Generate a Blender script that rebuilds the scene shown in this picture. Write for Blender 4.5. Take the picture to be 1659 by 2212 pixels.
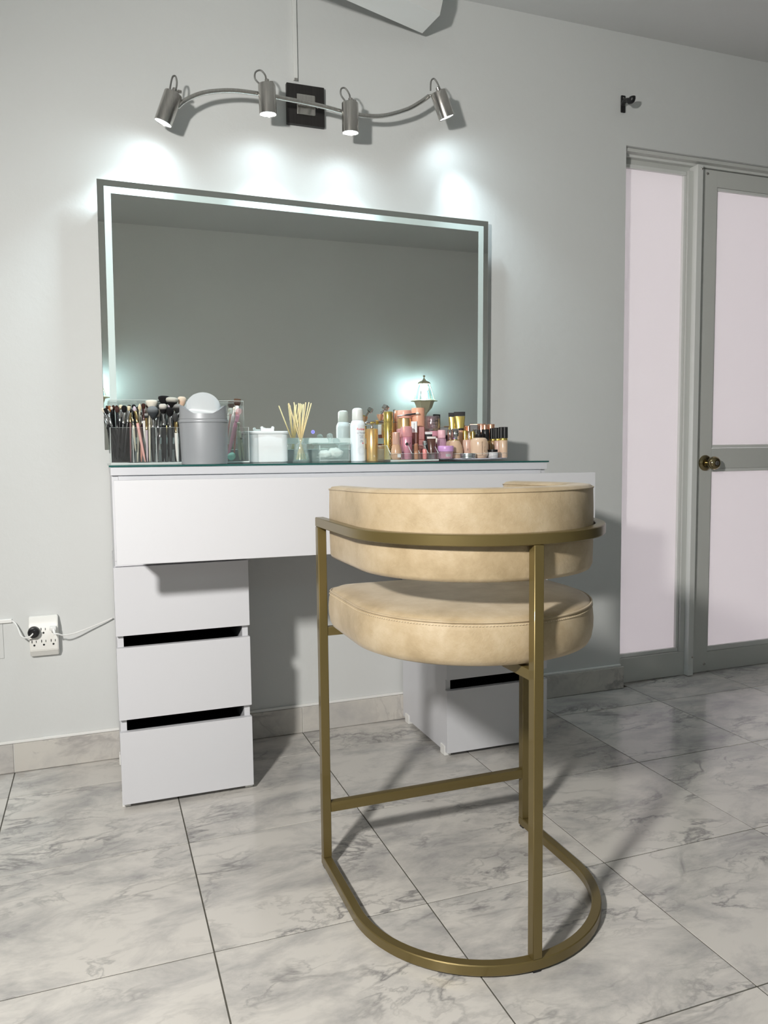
import bpy, bmesh, math, random
from mathutils import Vector, Matrix
for o in list(bpy.data.objects):
    bpy.data.objects.remove(o, do_unlink=True)
random.seed(7)
SC = bpy.context.scene
COL = SC.collection
PI = math.pi

# ------------------------------------------------------------------ camera
CAM = Vector((0.27542, -2.56067, 0.96933))
YAW, PITCH, ROLL, FPX = 0.3501, -0.0806, -0.0117, 1682.2875
_f = Vector((math.sin(YAW)*math.cos(PITCH), math.cos(YAW)*math.cos(PITCH), math.sin(PITCH)))
_r = Vector((math.cos(YAW), -math.sin(YAW), 0.0))
_u = _r.cross(_f)
_r, _u = math.cos(ROLL)*_r + math.sin(ROLL)*_u, -math.sin(ROLL)*_r + math.cos(ROLL)*_u
cam_d = bpy.data.cameras.new('camera')
cam_d.sensor_fit = 'HORIZONTAL'; cam_d.sensor_width = 36.0
cam_d.lens = FPX/1659*36.0
cam_d.clip_start = 0.02
cam = bpy.data.objects.new('camera', cam_d); COL.objects.link(cam)
M = Matrix((( _r.x, _u.x, -_f.x, CAM.x), (_r.y, _u.y, -_f.y, CAM.y), (_r.z, _u.z, -_f.z, CAM.z), (0,0,0,1)))
cam.matrix_world = M
SC.camera = cam

def at(px, py, Y):
    """measured picture position -> point of the room on the plane y = Y"""
    d = _f*FPX + _r*(px-829.5) - _u*(py-1106)
    return CAM + d*((Y-CAM.y)/d.y)

# ------------------------------------------------------------------ world, lights, exposure
w = bpy.data.worlds.new('world'); SC.world = w; w.use_nodes = True
w.node_tree.nodes['Background'].inputs[0].default_value = (1.0, 0.965, 0.985, 1)
w.node_tree.nodes['Background'].inputs[1].default_value = 3.1
SC.view_settings.view_transform = 'Standard'
try: SC.view_settings.look = 'None'
except Exception: pass
SC.view_settings.gamma = 1.0
SC.view_settings.use_curve_mapping = False
SC.view_settings.exposure = 0.0
SC.cycles.transparent_max_bounces = 40
SC.cycles.max_bounces = 12

def point_light(name, loc, power, color, radius):
    d = bpy.data.lights.new(name, 'POINT'); d.energy = power; d.color = color; d.shadow_soft_size = radius
    o = bpy.data.objects.new(name, d); COL.objects.link(o); o.location = loc
    return o
def spot_light(name, loc, direction, power, color, size, blend, radius):
    d = bpy.data.lights.new(name, 'SPOT'); d.energy = power; d.color = color
    d.spot_size = size; d.spot_blend = blend; d.shadow_soft_size = radius
    o = bpy.data.objects.new(name, d); COL.objects.link(o); o.location = loc
    o.rotation_euler = Vector(direction).to_track_quat('-Z', 'Y').to_euler()
    return o
# make-up lamp on its stand, left of the photographer
KEY = spot_light('studio_lamp_light', (-0.52, -2.42, 1.60), (1.78, 1.80, -1.10), 250.0, (1.0, 0.970, 0.925), math.radians(134), 1.0, 0.075)

# ------------------------------------------------------------------ materials
def _new(name):
    m = bpy.data.materials.new(name); m.use_nodes = True
    return m, m.node_tree, m.node_tree.nodes['Principled BSDF']
def mat(name, col, rough=0.5, metal=0.0, spec=0.5, coat=0.0, trans=0.0, ior=1.45, alpha=1.0, emit=None, es=0.0, bump=0.0, bscale=200.0, sheen=0.0, sub=0.0):
    m, t, p = _new(name)
    p.inputs['Base Color'].default_value = (*col, 1)
    p.inputs['Roughness'].default_value = rough
    p.inputs['Metallic'].default_value = metal
    p.inputs['Specular IOR Level'].default_value = spec
    p.inputs['Coat Weight'].default_value = coat
    p.inputs['Transmission Weight'].default_value = trans
    p.inputs['IOR'].default_value = ior
    p.inputs['Sheen Weight'].default_value = sheen
    if emit:
        p.inputs['Emission Color'].default_value = (*emit, 1); p.inputs['Emission Strength'].default_value = es
    if bump:
        tc = t.nodes.new('ShaderNodeTexCoord'); n = t.nodes.new('ShaderNodeTexNoise'); b = t.nodes.new('ShaderNodeBump')
        n.inputs['Scale'].default_value = bscale; n.inputs['Detail'].default_value = 4
        b.inputs['Strength'].default_value = bump; b.inputs['Distance'].default_value = 0.002
        t.links.new(tc.outputs['Object'], n.inputs['Vector']); t.links.new(n.outputs['Fac'], b.inputs['Height'])
        t.links.new(b.outputs['Normal'], p.inputs['Normal'])
    return m
def clear(name, tint=(1,1,1), gloss=0.10, rough=0.02, body=0.0, bodycol=(1,1,1)):
    """thin clear plastic / glass: see-through with a glossy, edge-strengthened reflection"""
    m = bpy.data.materials.new(name); m.use_nodes = True; t = m.node_tree; t.nodes.clear()
    out = t.nodes.new('ShaderNodeOutputMaterial'); tr = t.nodes.new('ShaderNodeBsdfTransparent'); gl = t.nodes.new('ShaderNodeBsdfGlossy')
    lw = t.nodes.new('ShaderNodeLayerWeight'); mx = t.nodes.new('ShaderNodeMixShader'); mr = t.nodes.new('ShaderNodeMapRange')
    tr.inputs[0].default_value = (*tint, 1); gl.inputs['Roughness'].default_value = rough
    lw.inputs['Blend'].default_value = 0.35
    mr.inputs['To Min'].default_value = gloss*0.5; mr.inputs['To Max'].default_value = min(0.75, gloss*5)
    t.links.new(lw.outputs['Facing'], mr.inputs['Value']); t.links.new(mr.outputs['Result'], mx.inputs[0])
    t.links.new(tr.outputs[0], mx.inputs[1]); t.links.new(gl.outputs[0], mx.inputs[2])
    last = mx
    if body:
        df = t.nodes.new('ShaderNodeBsdfDiffuse'); df.inputs[0].default_value = (*bodycol, 1)
        m2 = t.nodes.new('ShaderNodeMixShader'); m2.inputs[0].default_value = body
        t.links.new(mx.outputs[0], m2.inputs[1]); t.links.new(df.outputs[0], m2.inputs[2]); last = m2
    t.links.new(last.outputs[0], out.inputs[0])
    return m
def ramp(t, stops):
    r = t.nodes.new('ShaderNodeValToRGB'); e = r.color_ramp.elements
    while len(e) < len(stops): e.new(0.5)
    for k, (pos, c) in enumerate(stops):
        e[k].position = pos; e[k].color = (*c, 1)
    return r

def wall_mat(name, col):
    m, t, p = _new(name)
    tc = t.nodes.new('ShaderNodeTexCoord')
    n1 = t.nodes.new('ShaderNodeTexNoise'); n1.inputs['Scale'].default_value = 1.7; n1.inputs['Detail'].default_value = 5
    rp = ramp(t, [(0.3, tuple(c*0.965 for c in col)), (0.7, col)])
    n2 = t.nodes.new('ShaderNodeTexNoise'); n2.inputs['Scale'].default_value = 26; n2.inputs['Detail'].default_value = 8; n2.inputs['Roughness'].default_value = 0.6
    b = t.nodes.new('ShaderNodeBump'); b.inputs['Strength'].default_value = 0.16; b.inputs['Distance'].default_value = 0.006
    for n in (n1, n2): t.links.new(tc.outputs['Object'], n.inputs['Vector'])
    t.links.new(n1.outputs['Fac'], rp.inputs['Fac']); t.links.new(rp.outputs['Color'], p.inputs['Base Color'])
    t.links.new(n2.outputs['Fac'], b.inputs['Height']); t.links.new(b.outputs['Normal'], p.inputs['Normal'])
    p.inputs['Roughness'].default_value = 0.62; p.inputs['Specular IOR Level'].default_value = 0.35
    return m
def marble_mat(name, light, grey, vein, scale=1.0, rough=0.16):
    m, t, p = _new(name)
    L = t.links.new
    tc = t.nodes.new('ShaderNodeTexCoord'); oi = t.nodes.new('ShaderNodeObjectInfo')
    mp = t.nodes.new('ShaderNodeMapping'); mp.inputs['Rotation'].default_value = (0, 0, -0.50); mp.inputs['Scale'].default_value = (scale, scale*1.9, scale)
    mul = t.nodes.new('ShaderNodeMath'); mul.operation = 'MULTIPLY'; mul.inputs[1].default_value = 37.0
    L(oi.outputs['Random'], mul.inputs[0]); L(tc.outputs['Object'], mp.inputs['Vector'])
    def noise(sc, det, rg, dist=0.0):
        n = t.nodes.new('ShaderNodeTexNoise'); n.noise_dimensions = '4D'
        n.inputs['Scale'].default_value = sc; n.inputs['Detail'].default_value = det; n.inputs['Roughness'].default_value = rg; n.inputs['Distortion'].default_value = dist
        L(mp.outputs['Vector'], n.inputs['Vector']); L(mul.outputs[0], n.inputs['W'])
        return n
    cloud = noise(4.4, 10, 0.66, 0.45)
    r1 = ramp(t, [(0.36, grey), (0.47, tuple(a*0.55+b*0.45 for a, b in zip(light, grey))), (0.56, light)])
    L(cloud.outputs['Fac'], r1.inputs['Fac'])
    # ridged veins
    def ridge(sc, wd, dist):
        n = noise(sc, 6, 0.58, dist)
        s = t.nodes.new('ShaderNodeMath'); s.operation = 'SUBTRACT'; s.inputs[1].default_value = 0.5
        a = t.nodes.new('ShaderNodeMath'); a.operation = 'ABSOLUTE'
        r = ramp(t, [(0.0, (1,1,1)), (wd, (0,0,0))])
        L(n.outputs['Fac'], s.inputs[0]); L(s.outputs[0], a.inputs[0]); L(a.outputs[0], r.inputs['Fac'])
        return r
    v1 = ridge(3.0, 0.024, 0.6); v2 = ridge(6.5, 0.026, 0.5)
    mask = noise(3.4, 2, 0.5); mr = ramp(t, [(0.42, (0,0,0)), (0.60, (1,1,1))]); L(mask.outputs['Fac'], mr.inputs['Fac'])
    add = t.nodes.new('ShaderNodeMath'); add.operation = 'MAXIMUM'
    m2 = t.nodes.new('ShaderNodeMath'); m2.operation = 'MULTIPLY'
    L(v2.outputs['Color'], m2.inputs[0]); m2.inputs[1].default_value = 0.55
    L(v1.outputs['Color'], add.inputs[0]); L(m2.outputs[0], add.inputs[1])
    mm = t.nodes.new('ShaderNodeMath'); mm.operation = 'MULTIPLY'; L(add.outputs[0], mm.inputs[0]); L(mr.outputs['Color'], mm.inputs[1])
    m3 = t.nodes.new('ShaderNodeMath'); m3.operation = 'MULTIPLY'; m3.inputs[1].default_value = 0.80; L(mm.outputs[0], m3.inputs[0])
    mix = t.nodes.new('ShaderNodeMixRGB'); L(m3.outputs[0], mix.inputs['Fac']); L(r1.outputs['Color'], mix.inputs['Color1']); mix.inputs['Color2'].default_value = (*vein, 1)
    L(mix.outputs['Color'], p.inputs['Base Color'])
    p.inputs['Roughness'].default_value = rough; p.inputs['Specular IOR Level'].default_value = 0.5
    return m
def suede_mat(name):
    m, t, p = _new(name); L = t.links.new
    tc = t.nodes.new('ShaderNodeTexCoord')
    n1 = t.nodes.new('ShaderNodeTexNoise'); n1.inputs['Scale'].default_value = 9; n1.inputs['Detail'].default_value = 5; n1.inputs['Roughness'].default_value = 0.65
    r1 = ramp(t, [(0.32, (0.345, 0.258, 0.145)), (0.5, (0.445, 0.343, 0.210)), (0.68, (0.53, 0.43, 0.29))])
    n2 = t.nodes.new('ShaderNodeTexNoise'); n2.inputs['Scale'].default_value = 110; n2.inputs['Detail'].default_value = 6; n2.inputs['Roughness'].default_value = 0.65; n2.inputs['Distortion'].default_value = 1.2
    b = t.nodes.new('ShaderNodeBump'); b.inputs['Strength'].default_value = 0.35; b.inputs['Distance'].default_value = 0.002
    for n in (n1, n2): L(tc.outputs['Object'], n.inputs['Vector'])
    L(n1.outputs['Fac'], r1.inputs['Fac']); L(r1.outputs['Color'], p.inputs['Base Color'])
    L(n2.outputs['Fac'], b.inputs['Height']); L(b.outputs['Normal'], p.inputs['Normal'])
    p.inputs['Roughness'].default_value = 0.55; p.inputs['Specular IOR Level'].default_value = 0.4
    p.inputs['Sheen Weight'].default_value = 0.15
    return m
def brushed_mat(name, col, rough=0.3, metal=1.0, amount=0.25):
    m, t, p = _new(name); L = t.links.new
    tc = t.nodes.new('ShaderNodeTexCoord'); mp = t.nodes.new('ShaderNodeMapping'); mp.inputs['Scale'].default_value = (400, 400, 6)
    n = t.nodes.new('ShaderNodeTexNoise'); n.inputs['Scale'].default_value = 1.0; n.inputs['Detail'].default_value = 3
    r = ramp(t, [(0.3, tuple(c*(1-amount) for c in col)), (0.7, col)])
    L(tc.outputs['Object'], mp.inputs['Vector']); L(mp.outputs['Vector'], n.inputs['Vector']); L(n.outputs['Fac'], r.inputs['Fac']); L(r.outputs['Color'], p.inputs['Base Color'])
    p.inputs['Metallic'].default_value = metal; p.inputs['Roughness'].default_value = rough
    return m
def bristle_mat(name, base, tip, z0, z1):
    """hair coloured from root to tip (object z)"""
    m, t, p = _new(name); L = t.links.new
    tc = t.nodes.new('ShaderNodeTexCoord'); sx = t.nodes.new('ShaderNodeSeparateXYZ'); mr = t.nodes.new('ShaderNodeMapRange')
    mr.inputs['From Min'].default_value = z0; mr.inputs['From Max'].default_value = z1
    r = ramp(t, [(0.40, base), (0.72, tip)])
    mp = t.nodes.new('ShaderNodeMapping'); mp.inputs['Scale'].default_value = (1800, 1800, 60)
    n = t.nodes.new('ShaderNodeTexNoise'); n.inputs['Scale'].default_value = 1; n.inputs['Detail'].default_value = 2
    b = t.nodes.new('ShaderNodeBump'); b.inputs['Strength'].default_value = 0.6; b.inputs['Distance'].default_value = 0.001
    L(tc.outputs['Generated'], sx.inputs[0]); L(sx.outputs['Z'], r.inputs['Fac'])
    L(tc.outputs['Object'], mp.inputs['Vector']); L(mp.outputs['Vector'], n.inputs['Vector']); L(n.outputs['Fac'], b.inputs['Height']); L(b.outputs['Normal'], p.inputs['Normal'])
    L(r.outputs['Color'], p.inputs['Base Color']); p.inputs['Roughness'].default_value = 0.85; p.inputs['Specular IOR Level'].default_value = 0.15
    t.nodes.remove(mr)
    return m
_MC = {}
def plain(col, rough=0.45, metal=0.0, **k):
    key = (tuple(round(c, 3) for c in col), rough, metal, tuple(sorted(k.items())))
    if key not in _MC: _MC[key] = mat('plain_%d' % len(_MC), col, rough, metal, **k)
    return _MC[key]

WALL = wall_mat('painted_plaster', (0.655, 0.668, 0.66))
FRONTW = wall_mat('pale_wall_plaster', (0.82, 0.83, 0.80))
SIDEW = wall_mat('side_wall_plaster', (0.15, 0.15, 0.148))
CEIL = wall_mat('ceiling_plaster', (0.68, 0.685, 0.68))
TILE = marble_mat('marble_floor_tile', (0.635, 0.61, 0.57), (0.39, 0.38, 0.37), (0.19, 0.185, 0.185))
BASEB = marble_mat('marble_base_tile', (0.60, 0.575, 0.53), (0.46, 0.445, 0.43), (0.27, 0.25, 0.25), 1.0, 0.3)
GROUT = mat('grout', (0.09, 0.085, 0.07), 0.9)
CAULK = mat('white_caulk', (0.80, 0.80, 0.78), 0.6)
WHITE = mat('white_melamine', (0.655, 0.66, 0.69), 0.38, spec=0.4)
SHADEIN = mat('drawer_shade', (0.012, 0.012, 0.016), 0.8, spec=0.1)  # shade inside the pedestals, put into the colour as near-black
GOLD = mat('antique_gold_paint', (0.170, 0.128, 0.046), 0.37, 0.5, coat=0.25)
SUEDE = suede_mat('beige_suede')
STITCH = mat('beige_thread', (0.62, 0.52, 0.36), 0.7)
BLACK = mat('black_plastic', (0.012, 0.012, 0.013), 0.35)
MATTEBLACK = mat('matte_black', (0.012, 0.012, 0.013), 0.6)
STEEL = brushed_mat('brushed_steel', (0.60, 0.58, 0.55), 0.27)
CHROME = mat('chrome', (0.80, 0.80, 0.80), 0.08, 1.0)
MIRROR = mat('mirror_silver', (0.91, 0.94, 0.91), 0.0, 1.0)
FROST = mat('frosted_mirror_band', (0.62, 0.72, 0.70), 0.45, spec=0.5)
ALU = mat('grey_aluminium', (0.60, 0.61, 0.585), 0.45, 0.0)
ALUW = mat('white_painted_aluminium', (0.72, 0.73, 0.71), 0.4)
WPLAST = mat('white_plastic', (0.83, 0.83, 0.81), 0.35)
CLEAR = clear('clear_acrylic', (0.992, 0.997, 0.995), 0.065, body=0.014)
CGLINT = clear('edge_highlight', (0.97, 0.99, 0.985), 0.12, body=0.55, bodycol=(0.80, 0.86, 0.84))  # pale diffuse body paints the bright highlight along clear edges
CLEARG = clear('clear_glass', (0.975, 0.995, 0.988), 0.11, body=0.08, bodycol=(0.85, 0.95, 0.93))
GLASSTOP = clear('desk_glass', (0.94, 0.985, 0.97), 0.14)
GLASSEDGE = mat('glass_edge', (0.02, 0.10, 0.09), 0.15)
GOLDM = mat('gold_metal', (0.88, 0.60, 0.29), 0.30, 0.82)
YGOLD = mat('yellow_gold_metal', (0.80, 0.63, 0.20), 0.24, 0.85)
COPPER = mat('copper_metal', (0.84, 0.48, 0.32), 0.28, 0.8)
SILVERF = mat('silver_ferrule', (0.72, 0.72, 0.72), 0.15, 1.0)
COOL = (0.76, 0.93, 1.0)
LENS = mat('lit_lens', (1, 1, 1), 0.3, emit=(0.93, 0.98, 1.0), es=14.0)
BULB = mat('lit_bulb', (1, 1, 1), 0.3, emit=(0.82, 0.97, 1.0), es=7.0)

# ------------------------------------------------------------------ mesh helpers (all in room coordinates)
def wloc(o):
    v = Vector((0, 0, 0))
    while o is not None:
        v += o.location; o = o.parent
    return v
def link(name, me, m, parent=None, loc=None, smooth=False):
    off = wloc(parent) if parent is not None else Vector((0, 0, 0))
    base = Vector(loc) if loc is not None else off
    me.transform(Matrix.Translation(-base))
    o = bpy.data.objects.new(name, me); COL.objects.link(o)
    if parent is not None: o.parent = parent
    o.location = base - off
    if m is not None: me.materials.append(m)
    if smooth:
        for p in me.polygons: p.use_smooth = True
        if smooth != 'all':
            try: me.set_sharp_from_angle(angle=math.radians(38))
            except Exception: pass
    return o
def obj(name, bm, m, parent=None, loc=None, smooth=False):
    bmesh.ops.recalc_face_normals(bm, faces=bm.faces)
    me = bpy.data.meshes.new(name); bm.to_mesh(me); bm.free()
    return link(name, me, m, parent, loc, smooth)
def tag(o, label=None, cat=None, group=None, kind=None):
    if label: o['label'] = label
    if cat: o['category'] = cat
    if group: o['group'] = group
    if kind: o['kind'] = kind
    return o
def thing(name, loc, label, cat, group=None):
    o = bpy.data.objects.new(name, None); COL.objects.link(o); o.location = loc
    o.empty_display_size = 0.05
    return tag(o, label, cat, group)
def bx(x0, x1, y0, y1, z0, z1, bev=0.0, bm=None, seg=2):
    nb = bmesh.new()
    r = bmesh.ops.create_cube(nb, size=1.0)
    for v in nb.verts:
        v.co = Vector((x0+(v.co.x+.5)*(x1-x0), y0+(v.co.y+.5)*(y1-y0), z0+(v.co.z+.5)*(z1-z0)))
    if bev: bmesh.ops.bevel(nb, geom=nb.edges[:], offset=bev, segments=seg, profile=0.6, affect='EDGES')
    return merge(bm, nb)
def merge(bm, nb):
    if bm is None: return nb
    me = bpy.data.meshes.new('tmp'); nb.to_mesh(me); nb.free(); bm.from_mesh(me); bpy.data.meshes.remove(me)
    return bm
def lathe(prof, c=(0,0,0), n=28, bm=None, axis=None, sy=1.0):
    """prof: [(radius, height)...] turned about the z axis through c (or about the given axis)"""
    nb = bmesh.new(); rings = []
    for r, h in prof:
        if r < 1e-6: rings.append([nb.verts.new((0, 0, h))])
        else: rings.append([nb.verts.new((r*math.cos(2*PI*k/n), sy*r*math.sin(2*PI*k/n), h)) for k in range(n)])
    for a, b in zip(rings, rings[1:]):
        if len(a) == 1 and len(b) == 1: continue
        for k in range(n):
            k2 = (k+1) % n
            if len(a) == 1: nb.faces.new((a[0], b[k2], b[k]))
            elif len(b) == 1: nb.faces.new((a[k], a[k2], b[0]))
            else: nb.faces.new((a[k], a[k2], b[k2], b[k]))
    if axis is not None:
        q = Vector((0, 0, 1)).rotation_difference(Vector(axis).normalized())
        for v in nb.verts: v.co = q @ v.co
    for v in nb.verts: v.co += Vector(c)
    return merge(bm, nb)
def cyl(c, r, h, n=24, bev=0.0, bm=None, axis=None):
    if bev: pr = [(0, 0), (r-bev, 0), (r-bev*.3, bev*.3), (r, bev), (r, h-bev), (r-bev*.3, h-bev*.3), (r-bev, h), (0, h)]
    else: pr = [(0, 0), (r, 0), (r, h), (0, h)]
    return lathe(pr, c, n, bm, axis)
def smoothpath(pts, per=8, closed=False):
    P = [Vector(p) for p in pts]; out = []; n = len(P)
    rng = range(n if closed else n-1)
    for i in rng:
        p0 = P[(i-1) % n] if (closed or i > 0) else P[0]; p1 = P[i]; p2 = P[(i+1) % n]; p3 = P[(i+2) % n] if (closed or i+2 < n) else P[-1]
        for k in range(per):
            t = k/per
            out.append(0.5*((2*p1)+(-p0+p2)*t+(2*p0-5*p1+4*p2-p3)*t*t+(-p0+3*p1-3*p2+p3)*t**3))
    if not closed: out.append(P[-1])
    return out
def sweep(path, section, closed=False, up=(0,0,1), bm=None, cap=True):
    """section: [(side, up)...] carried along path"""
    nb = bmesh.new(); n = len(path); rings = []; upv = Vector(up)
    for i, p in enumerate(path):
        p = Vector(p)
        a = Vector(path[(i-1) % n] if (closed or i > 0) else path[0]); b = Vector(path[(i+1) % n] if (closed or i < n-1) else path[-1])
        tg = (b-a).normalized()
        s = tg.cross(upv)
        if s.length < 1e-4: s = tg.cross(Vector((1, 0, 0)))
        s.normalize(); uu = s.cross(tg).normalized()
        rings.append([nb.verts.new(p+s*q[0]+uu*q[1]) for q in section])
    m = len(section)
    for i in range(n if closed else n-1):
        A, B = rings[i], rings[(i+1) % n]
        for k in range(m):
            nb.faces.new((A[k], A[(k+1) % m], B[(k+1) % m], B[k]))
    if not closed and cap:
        nb.faces.new(rings[0][::-1]); nb.faces.new(rings[-1])
    return merge(bm, nb)
def circ(r, n=10): return [(r*math.cos(2*PI*k/n), r*math.sin(2*PI*k/n)) for k in range(n)]
def rrect(w, h, r, n=3):
    out = []
    for cx_, cy_, a0 in ((w/2-r, h/2-r, 0), (-w/2+r, h/2-r, PI/2), (-w/2+r, -h/2+r, PI), (w/2-r, -h/2+r, 1.5*PI)):
        for k in range(n+1):
            a = a0+PI/2*k/n; out.append((cx_+r*math.cos(a), cy_+r*math.sin(a)))
    return out
def tube(pts, r, n=10, closed=False, bm=None, per=8, smoothed=True):
    return sweep(smoothpath(pts, per, closed) if smoothed else [Vector(p) for p in pts], circ(r, n), closed, bm=bm)
def loft(rings, bm=None, cap=True):
    nb = bmesh.new(); R = [[nb.verts.new(p) for p in r] for r in rings]; m = len(R[0])
    for A, B in zip(R, R[1:]):
        for k in range(m): nb.faces.new((A[k], A[(k+1) % m], B[(k+1) % m], B[k]))
    if cap: nb.faces.new(R[0][::-1]); nb.faces.new(R[-1])
    return merge(bm, nb)
def extrude(poly, axis, d0, d1, bm=None):
    """flat polygon [(a,b)] pushed along axis 'x','y' or 'z'"""
    def P(a, b, d): return {'x': (d, a, b), 'y': (a, d, b), 'z': (a, b, d)}[axis]
    return loft([[P(a, b, d0) for a, b in poly], [P(a, b, d1) for a, b in poly]], bm)
def text_mesh(s, size, depth=0.0003, align='CENTER'):
    cu = bpy.data.curves.new('txt', 'FONT'); cu.body = s; cu.size = size; cu.align_x = align; cu.align_y = 'CENTER'; cu.extrude = depth; cu.resolution_u = 2
    o = bpy.data.objects.new('txt', cu); COL.objects.link(o)
    bpy.context.view_layer.update()
    me = bpy.data.meshes.new_from_object(o.evaluated_get(bpy.context.evaluated_depsgraph_get()))
    bpy.data.objects.remove(o); bpy.data.curves.remove(cu)
    return me
def text_on_round(name, s, size, c, R, z, ang, m, parent, vertical=False, mesh=None):
    """lettering wrapped on an upright round body of radius R about c; ang = heading of the text's middle"""
    me = mesh or text_mesh(s, size)
    for v in me.vertices:
        x, y, d = v.co
        if vertical: x, y = -y, x
        a = ang + x/R
        rr = R+0.0004+d
        v.co = Vector((c[0]+rr*math.cos(a), c[1]+rr*math.sin(a), z+y))
    return link(name, me, m, parent)

# ================================================================== the room
XL, XR, YF, HC = -2.7, 5.4, -3.22, 2.518
DX = 2.2108                      # left edge of the door opening
DXR, DZ = 3.62, 2.112            # right edge and top of it
# floor with its tiles
floor = tag(obj('floor', bx(XL-0.1, XR+0.1, YF-0.1, 0.14, -0.12, -0.0016), GROUT), 'grey white marble look tiled floor', None, None, 'structure')
T = 0.45; Y0 = -0.1922; G2 = 0.0015
def tile_mesh(y0, y1, name):
    bm = bx(-T/2+G2, T/2-G2, y0, y1, -0.012, 0.0, 0.0005, seg=1)
    me = bpy.data.meshes.new(name); bm.to_mesh(me); bm.free(); me.materials.append(TILE); return me
full = tile_mesh(-T/2+G2, T/2-G2, 'tile')
wallrow = tile_mesh(-0.0961+G2, 0.0961, 'tile_cut')
doorrow = tile_mesh(-0.0961+G2, 0.0961+0.12, 'tile_door')
lastrow = tile_mesh(T/2-G2-(T-0.1222), T/2-G2, 'tile_front')
for i in range(-6, 12):
    for j in range(-1, 7):
        x = (i+.5)*T
        if j == -1:
            me, y = (doorrow if x > DX else wallrow), -0.0961
        else:
            y = Y0-(j+.5)*T; me = lastrow if j == 6 else full
        o = bpy.data.objects.new('tile', me); COL.objects.link(o); o.parent = floor; o.location = (x, y, random.uniform(-0.0003, 0.0))
# walls and ceiling
bm = bx(XL-0.1, DX, 0, 0.13, -0.12, HC)
bx(DX, DXR, 0, 0.13, DZ, HC, bm=bm); bx(DXR, XR+0.1, 0, 0.13, -0.12, HC, bm=bm)
tag(obj('wall_back', bm, WALL), 'off white plaster wall behind the vanity', None, None, 'structure')
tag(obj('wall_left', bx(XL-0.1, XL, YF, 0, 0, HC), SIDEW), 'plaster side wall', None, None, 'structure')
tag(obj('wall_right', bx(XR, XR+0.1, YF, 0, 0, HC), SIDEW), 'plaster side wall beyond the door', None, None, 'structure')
tag(obj('wall_front', bx(XL-0.1, XR+0.1, YF-0.1, YF, 0, HC), FRONTW), 'plaster wall seen in the mirror', None, None, 'structure')
tag(obj('ceiling', bx(XL-0.1, XR+0.1, YF-0.1, 0.13, HC, HC+0.1), CEIL), 'white plaster ceiling', None, None, 'structure')
# tiled baseboard
base = tag(obj('baseboard_back', bx(XL, DX+0.006, -0.0085, -0.0002, 0.0, 0.0885), CAULK), 'marble look tile baseboard under a white caulk line', None, None, 'structure')
for i in range(-6, 5):
    x0, x1 = i*T+0.0012, (i+1)*T-0.0012
    if x0 > DX: break
    x1 = min(x1, DX+0.012)
    o = obj('base_tile', bx(x0, x1, -0.0125, -0.004, 0.0012, 0.0895, 0.0012, seg=1), BASEB, base, loc=((x0+x1)/2, -0.008, 0.045))
capb = bx(XL, DX, -0.009, -0.0003, 0.0900, 0.0985, 0.002)
obj('caulk_line', capb, CAULK, base)

# ------------------------------------------------------------------ frosted side light and door
FROSTP = bpy.data.materials.new('frosted_pink_pane'); FROSTP.use_nodes = True
t = FROSTP.node_tree; p = t.nodes['Principled BSDF']
p.inputs['Base Color'].default_value = (0.80, 0.78, 0.787, 1); p.inputs['Roughness'].default_value = 0.32; p.inputs['Specular IOR Level'].default_value = 0.4
trn = t.nodes.new('ShaderNodeBsdfTranslucent'); trn.inputs[0].default_value = (0.85, 0.82, 0.833, 1)
mx = t.nodes.new('ShaderNodeMixShader'); mx.inputs[0].default_value = 0.38
out = t.nodes['Material Output']
t.links.new(p.outputs[0], mx.inputs[1]); t.links.new(trn.outputs[0], mx.inputs[2]); t.links.new(mx.outputs[0], out.inputs[0])

win = tag(bpy.data.objects.new('window_1', None), 'tall narrow frosted pale pink side light beside the door', None, None, 'structure'); COL.objects.link(win); win.location = (2.38, 0.06, 0)
obj('pane', bx(2.216, 2.548, 0.066, 0.071, 0.112, 2.066), FROSTP, win)
obj('frame_jamb', bx(DX+0.001, 2.222, 0.050, 0.090, 0.012, 2.07, 0.001), ALUW, win)
obj('bottom_rail', bx(DX+0.001, 2.5665, 0.040, 0.092, 0.003, 0.104, 0.0015), ALU, win)
obj('glazing_bead', bx(2.222, 2.540, 0.050, 0.064, 0.1045, 0.120, 0.002), ALUW, win)
obj('glazing_bead', bx(2.222, 2.540, 0.050, 0.064, 2.052, 2.066, 0.002), ALUW, win)
obj('glazing_bead', bx(2.530, 2.5425, 0.050, 0.064, 0.1205, 2.0515, 0.002), ALUW, win)
obj('frame_stile', bx(2.5430, 2.5665, 0.040, 0.090, 0.1045, 2.068, 0.001), ALU, win)
post = tag(obj('trim_1', bx(2.567, 2.594, 0.016, 0.092, 0.004, 2.088, 0.0015), ALUW), 'white painted aluminium post between side light and door', None, None, 'structure')
for z in (2.072, 0.082):
    obj('screw', lathe([(0, -0.0022), (0.003, -0.002), (0.0045, 0), (0, 0)], (2.588, 0.016, z), 10, axis=(0, 1, 0)), STEEL, post)
head = tag(bpy.data.objects.new('trim_2', None), 'grey aluminium header track above the door', None, None, 'structure'); COL.objects.link(head); head.location = (2.9, 0.05, 2.1)
obj('header_bar', bx(DX+0.001, DXR-0.001, 0.062, 0.115, 2.069, 2.111, 0.001), ALU, head)
obj('header_bar', bx(DX+0.001, DXR-0.001, 0.040, 0.0615, 2.089, 2.111, 0.001), ALUW, head)
obj('header_bar', bx(DX+0.001, DXR-0.001, 0.014, 0.0395, 2.098, 2.111, 0.001), ALU, head)

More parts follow.
